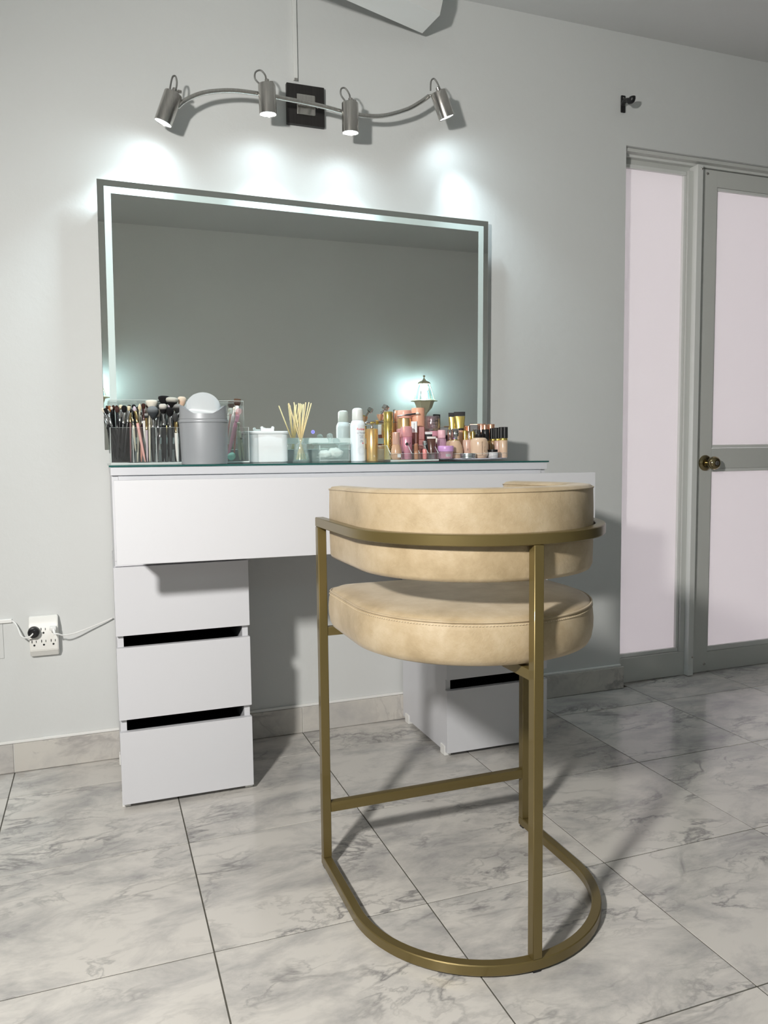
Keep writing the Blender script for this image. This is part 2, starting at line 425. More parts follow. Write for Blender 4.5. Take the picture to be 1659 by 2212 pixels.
door = tag(bpy.data.objects.new('door_1', None), 'grey aluminium door with two frosted pale pink panes and a brass knob', None, None, 'structure'); COL.objects.link(door); door.location = (3.05, 0.06, 0)
S0, S1, S2, S3 = 2.602, 2.694, 3.50, 3.59
obj('stile', bx(S0, S1, 0.045, 0.085, 0.003, 2.085, 0.0015), ALU, door)
obj('stile', bx(S2, S3, 0.045, 0.085, 0.003, 2.085, 0.0015), ALU, door)
for z0, z1 in ((0.003, 0.088), (0.872, 0.957), (2.020, 2.085)):
    obj('rail', bx(S1+0.0003, S2-0.0003, 0.046, 0.085, z0, z1, 0.0012), ALU, door)
for z0, z1 in ((0.106, 0.862), (0.967, 2.012)):
    pn = obj('pane', bx(S1+0.004, S2-0.004, 0.062, 0.067, z0, z1), FROSTP, door)
    for a, b in (((0.0883 if z0 < 0.5 else 0.9573), z0+0.004), (z1-0.004, z1+(0.0097 if z0 < 0.5 else 0.0077))):
        obj('glazing_bead', bx(S1+0.0005, S2-0.0005, 0.050, 0.0615, a, b, 0.002), ALUW, pn)
    obj('glazing_bead', bx(S1+0.0005, S1+0.009, 0.052, 0.0615, z0+0.0003, z1-0.0003, 0.002), ALUW, pn)
for x, z in ((2.642, 2.068), (2.678, 0.036)):
    obj('screw', lathe([(0, -0.004), (0.004, -0.0035), (0.006, 0), (0, 0)], (x, 0.045, z), 10, axis=(0, 1, 0)), STEEL, door)
BRASS = mat('worn_brass', (0.33, 0.27, 0.15), 0.16, 1.0)
kc = (2.660, 0.045, 0.896)
rose = obj('knob_rose', lathe([(0, -0.012), (0.020, -0.012), (0.026, -0.010), (0.032, -0.005), (0.033, 0), (0, 0)], kc, 32, axis=(0, 1, 0)), BRASS, door, smooth=True)
kn = obj('knob', lathe([(0.011, -0.011), (0.012, -0.028), (0.018, -0.032), (0.026, -0.042), (0.028, -0.052), (0.025, -0.062), (0.018, -0.068), (0.013, -0.069), (0.013, -0.066), (0, -0.066)][::-1], kc, 32, axis=(0, 1, 0)), BRASS, door, smooth=True)
obj('key_cylinder', lathe([(0, -0.0715), (0.009, -0.0715), (0.010, -0.069), (0.010, -0.066), (0, -0.066)], kc, 20, axis=(0, 1, 0)), STEEL, kn, smooth=True)
obj('latch_plate', bx(2.5985, 2.6018, 0.050, 0.080, 0.872, 0.930), MATTEBLACK, door)

# ------------------------------------------------------------------ angular fixture hanging at the ceiling
P1 = at(912, 72, -0.04)
dv = Vector((math.sin(math.radians(71)), math.cos(math.radians(71)), 0)); 
def onend(px, py):
    d = _f*FPX + _r*(px-829.5) - _u*(py-1106)
    return CAM + d*((P1-CAM).dot(dv)/d.dot(dv))
P2, P3 = onend(950, 33), onend(958, -6)
P4 = Vector((P3.x, P3.y, P3.z)) + (P3-P2)*0.15; P4.z = 2.47
P5 = P1 + Vector((0, 0, 0.006)) + (P1-P2)*0.03; P6 = Vector((P1.x, P1.y, 2.47))
FIXW = mat('fixture_white', (0.82, 0.83, 0.82), 0.4)
fx = thing('ceiling_fixture', (P1.x-0.5, P1.y, 2.47), 'white angular ceiling fixture cut off by the top of the picture', 'ceiling fixture')
prof = [P1, P2, P3, P4, P6, P5]
def ext(pl_, s): return [q - dv*s for q in pl_]
obj('housing', loft([prof, ext(prof, 0.62)]), FIXW, fx)
obj('hanger_rod', cyl((P4.x-0.12*dv.x-0.02, P4.y+0.03, 2.462), 0.006, HC-2.462, 10), FIXW, fx)
obj('hanger_rod', cyl((P4.x-0.50*dv.x-0.02, P4.y-0.10, 2.462), 0.006, HC-2.462, 10), FIXW, fx)

# ------------------------------------------------------------------ wall hook
hk = thing('wall_hook', (2.190, 0, 2.258), 'small black plastic hook screwed to the wall above the door corner', 'hook')
obj('back_plate', bx(2.181, 2.200, -0.007, -0.0003, 2.228, 2.290, 0.003), BLACK, hk)
obj('hook_arm', tube([at(1346, 226, -0.008), at(1349, 219, -0.022), at(1355, 216.5, -0.038), at(1360, 217.5, -0.052)], 0.0085, 12), BLACK, hk, smooth=True)
obj('hook_tip', tube([at(1359, 218, -0.050), at(1364, 217, -0.060), at(1366, 213, -0.064), at(1366, 209.5, -0.064)], 0.0115, 14), BLACK, hk, smooth=True)
obj('screw', lathe([(0, -0.0015), (0.0025, -0.0012), (0.003, 0), (0, 0)], (2.190, -0.0071, 2.280), 10, axis=(0, 1, 0)), STEEL, hk)
# ------------------------------------------------------------------ cable channel above the lamp
ch = thing('cable_channel', (0.9217, 0, 2.155), 'narrow white cable channel running up the wall above the lamp plate', 'cable channel')
obj('channel', bx(0.9150, 0.9285, -0.009, -0.0003, 2.160, HC-0.001, 0.0015), mat('painted_channel', (0.72, 0.73, 0.71), 0.5), ch)
obj('end_clip', bx(0.9165, 0.9270, -0.011, -0.0093, 2.158, 2.166, 0.0005), STEEL, ch)

# ------------------------------------------------------------------ outlet, plugs and cords at the left
ox0, ox1, oz0, oz1 = 0.0605, 0.1405, 0.355, 0.477
ot = thing('outlet_tap', (0.10, 0, 0.355), 'white six socket wall tap left of the vanity', 'outlet')
OW = mat('outlet_white', (0.80, 0.79, 0.75), 0.35); SLOT = mat('socket_slot', (0.015, 0.015, 0.015), 0.8)
bodyp = [(-0.0004, oz0), (-0.0004, oz1), (-0.018, oz1), (-0.036, 0.4525), (-0.036, 0.3765), (-0.018, oz0)]
bm = loft([[(ox0, a, b) for a, b in bodyp], [(ox1, a, b) for a, b in bodyp]])
bmesh.ops.bevel(bm, geom=bm.edges[:], offset=0.002, segments=2, affect='EDGES')
obj('tap_body', bm, OW, ot, smooth=True)
for cxo in (0.0735, 0.1000, 0.1265):
    for zc in (0.436, 0.3995):
        so = obj('socket', bx(cxo-0.0072, cxo-0.0050, -0.0366, -0.0355, zc+0.001, zc+0.009, bm=bx(cxo+0.0048, cxo+0.0066, -0.0366, -0.0355, zc+0.001, zc+0.0078, bm=lathe([(0, -0.0366), (0.0030, -0.0366), (0.0030, -0.0355), (0, -0.0355)], (cxo, 0, zc-0.0065), 12, axis=(0, 1, 0)))), SLOT, ot)
bp = thing('plug', (0.0745, -0.037, 0.436), 'round black plug in the upper left socket of the wall tap', 'plug')
obj('plug_disc', lathe([(0, -0.0635), (0.008, -0.0635), (0.011, -0.060), (0.015, -0.0585), (0.0165, -0.056), (0.0168, -0.041), (0.0155, -0.0372), (0, -0.0372)], (0.0745, 0, 0.436), 28, axis=(0, 1, 0)), BLACK, bp, smooth=True)
wp = thing('plug', (0.1275, -0.037, 0.440), 'small white plug in the upper right socket of the wall tap', 'plug')
obj('plug_body', bx(0.1185, 0.1365, -0.058, -0.0372, 0.4375, 0.4495, 0.003), WPLAST, wp, smooth=True)
obj('strain_relief', lathe([(0.0052, 0), (0.0040, 0.012), (0.0028, 0.016), (0, 0.016)], (0.1285, -0.056, 0.442), 12, axis=(0.25, -0.6, -0.75)), WPLAST, wp, smooth=True)
def cordpts(L_): return [at(a, b, y) for a, b, y in L_]
tag(obj('cord', tube([Vector((0.1300, -0.0675, 0.4285))] + cordpts([(123, 1369, -0.070), (137, 1372, -0.060), (160, 1368, -0.045), (190, 1357, -0.030), (222, 1344, -0.020), (243, 1335, -0.012)]), 0.0022, 8), WPLAST, smooth='all'), 'thin white cord looping from the wall tap to behind the vanity', 'cord')
rw = tag(obj('cable_raceway', bx(-0.62, 0.0125, -0.0095, -0.0003, 0.4625, 0.4735, 0.0015), WPLAST), 'horizontal white cable raceway ending near the wall tap', 'raceway')
tag(obj('cord', tube(cordpts([(25, 1341, -0.006), (33, 1347, -0.014), (40, 1360, -0.024), (45, 1373, -0.040), (54, 1378, -0.058), (65, 1375, -0.066)]) + [Vector((0.0738, -0.0660, 0.4362))], 0.0022, 8), WPLAST, smooth='all'), 'short white cord hanging from the raceway to the black plug', 'cord')
tag(obj('access_plate', bx(-0.20, -0.0135, -0.0035, -0.0003, 0.355, 0.4595, 0.001), WALL), 'flat painted cover plate at the left picture edge', 'wall plate')

# ------------------------------------------------------------------ wall lanterns on the wall behind the camera (seen in the mirror)
CREAM = mat('cream_enamel', (0.80, 0.75, 0.54), 0.4)
LPANE = clear('lantern_pane', (0.90, 0.98, 1.0), 0.08)
def lantern(x, label):
    y = YF+0.165; z = 1.330
    L_ = thing('wall_lantern', (x, YF, 1.2), label, 'wall lamp', 'wall lanterns')
    hexa = lambda r, zz: [(x+r*math.cos(PI/3*k+0.25), y+r*math.sin(PI/3*k+0.25), zz) for k in range(6)]
    obj('bowl', loft([hexa(0.022, z-0.088), hexa(0.030, z-0.084), hexa(0.060, z-0.05), hexa(0.078, z-0.001)]), CREAM, L_)
    obj('rim', loft([hexa(0.104, z-0.001), hexa(0.104, z+0.004), hexa(0.083, z+0.012)]), CREAM, L_)
    obj('stem', lathe([(0.013, z-0.135), (0.012, z-0.115), (0.020, z-0.095), (0.026, z-0.086)], (x, y, 0), 14), CREAM, L_, smooth=True)
    obj('wall_arm', tube([(x, y, z-0.125), (x, y-0.05, z-0.150), (x, y-0.12, z-0.140), (x, YF+0.012, z-0.10)], 0.010, 10), CREAM, L_, smooth='all')
    obj('wall_mount', lathe([(0, 0), (0.045, 0), (0.045, 0.008), (0.030, 0.018), (0, 0.018)], (x, YF+0.0003, z-0.10), 20, axis=(0, 1, 0)), CREAM, L_, smooth=True)
    lo, hi = hexa(0.078, z+0.013), hexa(0.043, z+0.132)
    for k in range(6):
        a, b, c, d = (Vector(q) for q in (lo[k], lo[(k+1) % 6], hi[(k+1) % 6], hi[k]))
        obj('bar', tube([a, d], 0.0030, 6, smoothed=False), CREAM, L_)
        nrm = (b-a).cross(d-a).normalized()*0.0006
        obj('pane', loft([[a+nrm, b+nrm, c+nrm, d+nrm], [a-nrm, b-nrm, c-nrm, d-nrm]]), LPANE, L_)
    obj('cap', loft([hexa(0.050, z+0.132), hexa(0.046, z+0.143), hexa(0.030, z+0.152), hexa(0.014, z+0.158)]), CREAM, L_)
    obj('finial', lathe([(0.014, z+0.156), (0.012, z+0.166), (0.005, z+0.172), (0.004, z+0.182), (0.009, z+0.188), (0.009, z+0.194), (0, z+0.199)], (x, y, 0), 14), CREAM, L_, smooth=True)
    obj('bulb', lathe([(0.010, z+0.013), (0.012, z+0.02), (0.022, z+0.038), (0.024, z+0.052), (0.018, z+0.072), (0, z+0.082)], (x, y, 0), 16), BULB, L_, smooth=True)
    pl_ = point_light('lantern_light', (0, 0, 0), 3.2, COOL, 0.03); pl_.parent = L_; pl_.location = Vector((x, y, z+0.10))-L_.location
lantern(2.635, 'cream hexagonal wall lantern reflected above the peach jars')
lantern(0.262, 'cream wall lantern just cut off at the left edge of the mirror reflection')

# ================================================================== vanity desk
def shear(bm, k=-0.0066, x0=0.30):
    for v in bm.verts: v.co.z += k*(v.co.x-x0)
    return bm
ZT = lambda x: 0.9352 - 0.0066*(x-0.30)      # top of the glass
DL, DR = 0.3005, 1.6270
desk = thing('vanity_desk', (0.965, -0.20, 0), 'white two pedestal makeup vanity with its wide top drawer pulled open', 'desk')
obj('desktop', shear(bx(DL+0.004, DR-0.004, -0.397, -0.0135, 0.9085, 0.9300, 0.001)), WHITE, desk)
# the case that holds the wide drawer
obj('side_panel', bx(DL+0.006, DL+0.022, -0.385, -0.0135, 0.680, 0.9080), WHITE, desk)
obj('side_panel', bx(DR-0.022, DR-0.006, -0.385, -0.0135, 0.680, 0.8985), WHITE, desk)
obj('back_rail', bx(DL+0.0225, DR-0.0225, -0.030, -0.0135, 0.680, 0.8980), WHITE, desk)
obj('front_rail', shear(bx(DL+0.0225, DR-0.0225, -0.388, -0.372, 0.8935, 0.9082)), WHITE, desk)
obj('case_bottom', bx(DL+0.006, DR-0.006, -0.385, -0.0135, 0.6655, 0.6795), WHITE, desk)
def open_drawer():
    d = obj('drawer', shear(bx(0.3075, 1.634, -0.6400, -0.6230, 0.7040, 0.9035, 0.0008)), WHITE, desk)
    tag(d, 'wide top drawer pulled open')
    z0, z1 = 0.720, 0.884
    obj('drawer_side', bx(0.328, 0.342, -0.6225, -0.105, z0, z1+0.006), WHITE, d)
    obj('drawer_side', bx(1.586, 1.600, -0.6225, -0.105, z0, z1), WHITE, d)
    obj('drawer_back', bx(0.3425, 1.5855, -0.119, -0.105, z0, z1), WHITE, d)
    obj('drawer_bottom', bx(0.3425, 1.5855, -0.6225, -0.1195, z0, z0+0.006), WHITE, d)
open_drawer()
def pedestal(xa, xb, side):
    F0, F1 = -0.397, -0.380
    body = obj('pedestal', bx(xa+0.003, xa+0.019, -0.3795, -0.0135, 0.0130, 0.6650), WHITE, desk)
    obj('side_board', bx(xb-0.019, xb-0.003, -0.3795, -0.0135, 0.0130, 0.6650), WHITE, body)
    obj('back_board', bx(xa+0.0195, xb-0.0195, -0.020, -0.0135, 0.0130, 0.6650), SHADEIN, body)
    obj('bottom_board', bx(xa+0.0195, xb-0.0195, -0.3795, -0.0205, 0.0140, 0.0280), WHITE, body)
    for yy in (-0.365, -0.060):
        for xx in (xa+0.0035, xb-0.0175):
            obj('foot', bx(xx-0.004, xx+0.018, yy-0.012, yy+0.022, 0.0003, 0.032, 0.002), WPLAST, body)
    for z0, z1, k in ((0.479, 0.6640, 0.003), (0.2490, 0.4465, 0.0035), (0.0145, 0.2150, 0.001)):
        dr = obj('drawer', bx(xa, xb, F0, F1, z0, z1, 0.0008), WHITE, desk)
        obj('drawer_box', bx(xa+0.026, xb-0.026, -0.3795, -0.040, z0+0.018, z1-0.022), SHADEIN, dr)
        obj('drawer_runner', bx(xa+0.0195, xa+0.0255, -0.372, -0.045, z0+0.06, z0+0.10), STEEL, dr)
        obj('drawer_runner', bx(xb-0.0255, xb-0.0195, -0.372, -0.045, z0+0.06, z0+0.10), STEEL, dr)
pedestal(0.3015, 0.6585, -1)
pedestal(1.2675, 1.6265, 1)
gt = thing('glass_top', (0.965, -0.2, 0.93), 'clear glass sheet with a dark green edge lying on the vanity', 'glass top')
obj('glass_sheet', shear(bx(DL, DR, -0.4000, -0.0135, 0.9303, 0.9352)), GLASSTOP, gt)
obj('edge_strip', shear(bx(DL, DR, -0.4012, -0.4002, 0.9305, 0.9350)), GLASSEDGE, gt)

# ================================================================== mirror
mz0, mz1, mx0, mx1 = 0.9705, 1.7720, 0.2990, 1.5975
mc = ((mx0+mx1)/2, 0.0, (mz0+mz1)/2)
mir = thing('mirror', mc, 'large rectangular wall mirror with a frosted light band near its edge', 'mirror')
def ring(o, i, y0, y1):
    """rectangular ring between outset o and inset i from the mirror's edge"""
    bm = bmesh.new()
    def rect(d, y): return [(mx0+d, y, mz0+d), (mx1-d, y, mz0+d), (mx1-d, y, mz1-d), (mx0+d, y, mz1-d)]
    A, B, C_, D = [[bm.verts.new(q) for q in rect(d, y)] for d, y in ((o, y0), (i, y0), (i, y1), (o, y1))]
    for X, Y in ((A, B), (B, C_), (C_, D), (D, A)):
        for k in range(4): bm.faces.new((X[k], X[(k+1) % 4], Y[(k+1) % 4], Y[k]))
    return bm
obj('mirror_glass', bx(mx0, mx1, -0.0400, -0.0352, mz0, mz1, 0.0008, seg=1), MIRROR, mir)
obj('frosted_band', ring(0.0190, 0.0385, -0.0404, -0.0399), FROST, mir)
obj('back_housing', bx(mx0+0.035, mx1-0.035, -0.0350, -0.0010, mz0+0.035, mz1-0.035, 0.002), WPLAST, mir)
bpw = at(678, 933, -0.0405)
pb = obj('power_button', lathe([(0.0058, 0), (0.0058, 0.0004), (0.0047, 0.0004), (0.0047, 0)], (bpw.x, bpw.y, bpw.z), 24, axis=(0, -1, 0)), mat('blue_led', (0.1, 0.1, 1), 0.4, emit=(0.22, 0.22, 1.0), es=2.2), mir)
BLUE2 = mat('blue_led_soft', (0.2, 0.2, 0.8), 0.4, emit=(0.20, 0.20, 0.9), es=0.9)
obj('button_disc', lathe([(0, 0), (0.0046, 0), (0.0046, 0.0003), (0, 0.0003)], (bpw.x, bpw.y, bpw.z), 24, axis=(0, -1, 0)), BLUE2, pb)
obj('power_mark', tube([(bpw.x+0.0024*math.sin(a), bpw.y-0.0006, bpw.z+0.0024*math.cos(a)) for a in [0.7+k*0.407 for k in range(13)]], 0.0003, 5, bm=tube([(bpw.x, bpw.y-0.0006, bpw.z+0.0006), (bpw.x, bpw.y-0.0006, bpw.z+0.0032)], 0.0003, 5, smoothed=False), smoothed=False), mat('dark_blue_mark', (0.05, 0.05, 0.35), 0.5), pb)
mir.rotation_euler = (0, 0.0088, 0)

# ================================================================== spotlight bar
lb = thing('spotlight_bar', (0.953, -0.02, 2.085), 'brushed steel wall lamp with four spotlights on a wavy bar', 'wall lamp')
PLATE = brushed_mat('black_wood_plate', (0.020, 0.017, 0.016), 0.5, 0.0, 0.6)
px0, px1, pz0, pz1 = 0.8890, 1.0140, 2.0205, 2.1460
mp_ = obj('mount_plate', bx(px0, px1, -0.016, -0.0004, pz0, pz1, 0.001), PLATE, lb)
obj('steel_plate', bx(0.9205, 0.9825, -0.020, -0.0165, 2.0510, 2.1150, 0.003), STEEL, mp_)
rodp = [at(a, b, y) for a, b, y in ((383, 232, -0.100), (402, 216, -0.100), (440, 201, -0.099), (498, 196, -0.097), (560, 203, -0.095), (618, 214, -0.093), (660, 222, -0.092), (700, 231, -0.092), (738, 241, -0.092), (785, 250, -0.092), (830, 250, -0.093), (878, 237, -0.095), (908, 221, -0.096), (926, 208, -0.097))]
obj('wavy_bar', sweep(smoothpath(rodp, 8), circ(0.0071, 12)), STEEL, lb, smooth='all')
mid = rodp[6]
brk = obj('bracket', bx(0.9225, 0.9810, -0.030, -0.0205, 2.0745, 2.0865, 0.002), STEEL, lb)
for xx in (0.934, 0.970):
    obj('standoff', tube([(xx, -0.029, 2.084), (xx, -0.092, mid.z+(mid.x-xx)*0.20)], 0.0042, 10, smoothed=False), STEEL, brk, smooth=True)
def spot_head(top, bot, ycen, tilt_y, cable, power, aim):
    A = at(*top, ycen); B = at(*bot, ycen+tilt_y)
    ax = (B-A).normalized(); Ln = (B-A).length; R = 0.0265
    hd = obj('spot_head', lathe([(0, 0), (R-0.003, 0), (R-0.001, 0.001), (R, 0.003), (R, Ln-0.001), (R-0.0015, Ln), (R-0.003, Ln-0.004), (R-0.004, Ln-0.012), (0, Ln-0.012)], A, 36, axis=ax), STEEL, lb, smooth=True)
    obj('lens', lathe([(0, Ln-0.0015), (R-0.004, Ln-0.002), (R-0.004, Ln-0.0105), (0, Ln-0.0105)], A, 30, axis=ax), LENS, hd, smooth=True)
    K = A - ax*0.0006
    obj('collar', lathe([(0.007, 0), (0.007, 0.010), (0.004, 0.012), (0, 0.012)], K + Vector((0, -0.006, 0)), 14, axis=-ax), STEEL, hd, smooth=True)
    obj('cable_loop', tube([K+Vector((0, -0.006, 0))-ax*0.010] + [at(a, b, ycen-0.006+0.014*i/len(cable)) for i, (a, b) in enumerate(cable)], 0.0026, 8), mat('cable_grey', (0.20, 0.20, 0.19), 0.4, 0.5), hd, smooth='all')
    side = Vector((0.9, 0.25, 0.1)).normalized()
    obj('swivel_knob', lathe([(0.0035, 0), (0.0035, 0.012), (0.0050, 0.012), (0.0050, 0.021), (0, 0.021)], K - ax*0.006, 12, axis=side), STEEL, hd, smooth=True)
    Wp = at(*aim, 0.0)
    o = spot_light('spot_head_light', (0, 0, 0), ax*2+(Wp-B).normalized()*0.3, power, COOL, math.radians(70), 1.0, 0.02)
    o.parent = lb; o.location = B + ax*0.003 - lb.location
    g = spot_light('spot_head_glow', (0, 0, 0), ax, 2.1, COOL, math.radians(163), 1.0, 0.02)
    g.parent = lb; g.location = B + ax*0.003 - lb.location
    return A, B
SP = 26.0
heads = []
heads.append(spot_head((375, 201), (352, 266), -0.105, 0.010, [(368, 196), (369, 181), (373, 166), (379, 165), (382, 178), (380, 196)], SP*0.85, (312, 372)))
heads.append(spot_head((576, 182), (579, 248), -0.120, 0.004, [(575, 178), (573, 163), (563, 152), (552, 156), (551, 170), (561, 182)], SP*0.8, (588, 470)))
heads.append(spot_head((756, 222), (757, 288), -0.120, 0.004, [(756, 218), (755, 205), (746, 191), (737, 192), (737, 206), (749, 222)], SP*0.8, (742, 410)))
heads.append(spot_head((946, 198), (965, 255), -0.118, 0.006, [(950, 192), (944, 178), (937, 170), (931, 176), (930, 196)], SP*0.42, (985, 440)))
obj('joint', tube([rodp[0], heads[0][0] + Vector((0.012, 0.004, -0.030))], 0.006, 10, smoothed=False), STEEL, lb, smooth=True)
obj('joint', tube([rodp[-1], heads[3][0] + Vector((-0.004, 0.004, -0.006))], 0.005, 10, smoothed=False), STEEL, lb, smooth=True)
for a, b in ((4, 1), (8, 2)):
    obj('joint', tube([rodp[a], Vector((rodp[a].x+0.01, -0.118, rodp[a].z-0.002))], 0.0055, 10, smoothed=False), STEEL, lb, smooth=True)

# ================================================================== stool
CX, CY, R0 = 1.0020, -1.0990, 0.2720
TW = 0.020; YFR = -0.872
st = thing('bar_stool', (CX, CY, 0), 'beige suede bar stool with a curved back on an antique gold frame', 'stool')
def upath(r, yend, n=40):
    pts = []
    for k in range(8): pts.append(Vector((CX-r, yend+(CY-yend)*k/8, 0)))
    for k in range(n+1):
        a = PI + PI*k/n; pts.append(Vector((CX+r*math.cos(a), CY+r*math.sin(a), 0)))
    for k in range(1, 9): pts.append(Vector((CX+r, CY+(yend-CY)*k/8, 0)))
    return pts
def lift(pts, z): return [Vector((p.x, p.y, z)) for p in pts]
rm = R0-TW/2
obj('base_hoop', sweep(lift(upath(rm, YFR+TW/2), 0.0155), rrect(TW, 0.021, 0.0016, 1)), GOLD, st, smooth=True)
obj('back_hoop', sweep(lift(upath(rm, YFR+TW/2), 0.8075), rrect(TW, 0.021, 0.0016, 1)), GOLD, st, smooth=True)
def leg(x, y):
    o = obj('leg', bx(x-TW/2, x+TW/2, y-TW/2, y+TW/2, 0.0262, 0.7969, 0.0012, seg=1), GOLD, st, smooth=True)
    obj('foot_cap', bx(x-0.008, x+0.008, y-0.008, y+0.008, 0.0003, 0.0050), BLACK, o)
leg(CX-rm, YFR); leg(CX+rm, YFR); leg(CX, CY-rm)
obj('footrest', bx(CX-rm+TW/2, CX+rm-TW/2, YFR-TW/2+0.001, YFR+TW/2-0.001, 0.1330, 0.1560, 0.0018), GOLD, st, smooth=True)
sb = obj('seat_support', bx(CX-rm+TW/2, CX+rm-TW/2, YFR-TW/2+0.001, YFR+TW/2-0.001, 0.5480, 0.5680, 0.0018), GOLD, st, smooth=True)
obj('seat_support', bx(CX-TW/2+0.001, CX+TW/2-0.001, CY-rm+TW/2, YFR-TW/2, 0.5480, 0.5680, 0.0018), GOLD, st, smooth=True)
# seat cushion: D shape
def dshape(s, z, r=0.2550, yf=-0.865, n=44, cr=0.05):
    pts = []
    cy_ = CY+0.012
    for k in range(n+1):
        a = PI + PI*k/n; pts.append((CX+r*math.cos(a), cy_+r*math.sin(a)))
    for k in range(5): pts.append((CX+r, cy_+(yf-cr-cy_)*(k+1)/5))
    for k in range(1, 6): a = PI/2*k/5; pts.append((CX+r-cr+cr*math.cos(a), yf-cr+cr*math.sin(a)))
    for k in range(1, 8): pts.append((CX+r-cr-(2*r-2*cr)*k/8, yf))
    for k in range(0, 6): a = PI/2+PI/2*k/5; pts.append((CX-r+cr+cr*math.cos(a), yf-cr+cr*math.sin(a)))
    for k in range(1, 5): pts.append((CX-r, yf-cr+(cy_-yf+cr)*k/5))
    gx, gy = CX, -1.06
    return [(gx+(x-gx)*s, gy+(y-gy)*s, z) for x, y in pts]
rings = [dshape(s, z) for s, z in ((0.30, 0.5685), (0.80, 0.5690), (0.93, 0.5710), (0.975, 0.5760), (0.995, 0.5870), (1.006, 0.6050), (1.008, 0.6220), (1.002, 0.6400), (0.992, 0.6520), (0.975, 0.6585), (0.93, 0.6635), (0.80, 0.6680), (0.55, 0.6705), (0.25, 0.6715))]
seat = obj('seat', loft(rings), SUEDE, st, smooth='all')
pp = dshape(0.992, 0.6555)
obj('piping', sweep([Vector(q) for q in pp], circ(0.0022, 6), closed=True), SUEDE, seat, smooth='all')
bm = bmesh.new(); sp_ = dshape(1.0005, 0.6495); N = len(sp_)
acc = 0.0
for k in range(N):
    a, b = Vector(sp_[k]), Vector(sp_[(k+1) % N]); L0 = (b-a).length
    while acc < L0:
        c = a+(b-a)*(acc/L0); tdir = (b-a).normalized()
        sweep([c-tdir*0.0018, c+tdir*0.0018], circ(0.0007, 4), bm=bm); acc += 0.0062
    acc -= L0
s_ = obj('stitching', bm, STITCH, seat); s_['kind'] = 'stuff'
# curved backrest
def back_rings():
    rr = []; path = upath(0.2195, -0.895, 48); n = len(path)
    tot = [0.0]
    for a, b in zip(path, path[1:]): tot.append(tot[-1]+(b-a).length)
    sec0 = [(-0.0275+0.004, -1), (-0.0275, -0.90), (-0.0290, -0.5), (-0.0298, 0), (-0.0290, 0.5), (-0.0275, 0.90), (-0.0275+0.005, 0.985), (-0.012, 1.0), (0.0, 1.01), (0.012, 1.0), (0.0225, 0.985), (0.0275, 0.90), (0.0285, 0.5), (0.0290, 0), (0.0285, -0.5), (0.0275, -0.90), (0.0235, -1)]
    def one(p, tg, sc, hs):
        s = tg.cross(Vector((0, 0, 1))).normalized()
        zt = 0.8880+(-0.88-p.y)*0.0215; zb = 0.7290
        zm, hh = (zt+zb)/2, (zt-zb)/2
        return [p+s*(q*sc)+Vector((0, 0, zm+hh*hs*h)) for q, h in sec0]
    for k in range(n):
        a = path[max(0, k-1)]; b = path[min(n-1, k+1)]; tg = (b-a).normalized()
        if k == 0:
            for ofs, sc, hs in ((0.026, 0.30, 0.86), (0.022, 0.60, 0.93), (0.013, 0.86, 0.975)): rr.append(one(path[0]-tg*ofs, tg, sc, hs))
        rr.append(one(path[k], tg, 1.0, 1.0))
        if k == n-1:
            for ofs, sc, hs in ((0.013, 0.86, 0.975), (0.022, 0.60, 0.93), (0.026, 0.30, 0.86)): rr.append(one(path[-1]+tg*ofs, tg, sc, hs))
    return rr
br = back_rings()
back = obj('backrest', loft(br), SUEDE, st, smooth='all')
for idx in (5, 11):
    obj('piping', sweep([r[idx]+Vector((0, 0, 0.002)) for r in br[2:-2]], circ(0.0019, 6)), SUEDE, back, smooth='all')
bm = bmesh.new()
seam = [(r[6]*0.45+r[5]*0.55)+Vector((0, 0, -0.001)) for r in br[3:-3]]; acc = 0.0
for a, b in zip(seam, seam[1:]):
    L0 = (b-a).length; tdir = (b-a).normalized()
    while acc < L0:
        c = a+(b-a)*(acc/L0); sweep([c-tdir*0.0018, c+tdir*0.0018], circ(0.0007, 4), bm=bm); acc += 0.0062
    acc -= L0
s_ = obj('stitching', bm, STITCH, back); s_['kind'] = 'stuff'

# ================================================================== things on the vanity
def zb(x): return ZT(x)+0.0004
def facing(c): return math.atan2(CAM.y-c[1], CAM.x-c[0])
def spot_at(u0, u1, vt, vb, Y):
    """measured left/right/top/bottom of a thing standing at depth Y -> base centre, half width, height"""
    c = at((u0+u1)/2, vb, Y); a = at(u0, vb, Y); b = at(u1, vb, Y)
    tp = at((u0+u1)/2, vt, Y)
    d = (Vector((c.x, c.y, 0))-Vector((CAM.x, CAM.y, 0))).normalized()
    hw = (b-a).length*d.y/2
    return Vector((c.x, Y, zb(c.x))), hw, tp.z-zb(c.x)
def prof_obj(name, prof, c, R, H, m, parent, n=26, sy=1.0, smooth=True):
    return obj(name, lathe([(r*R, h*H) for r, h in prof], c, n, sy=sy), m, parent, smooth=smooth)
CYLP = [(0, 0), (.94, 0), (1, .02), (1, .98), (.94, 1), (0, 1)]
def seg(h0, h1, r=1.0, e=0.012):
    return [(0, h0), (r*.95, h0), (r, h0+e), (r, h1-e), (r*.95, h1), (0, h1)]

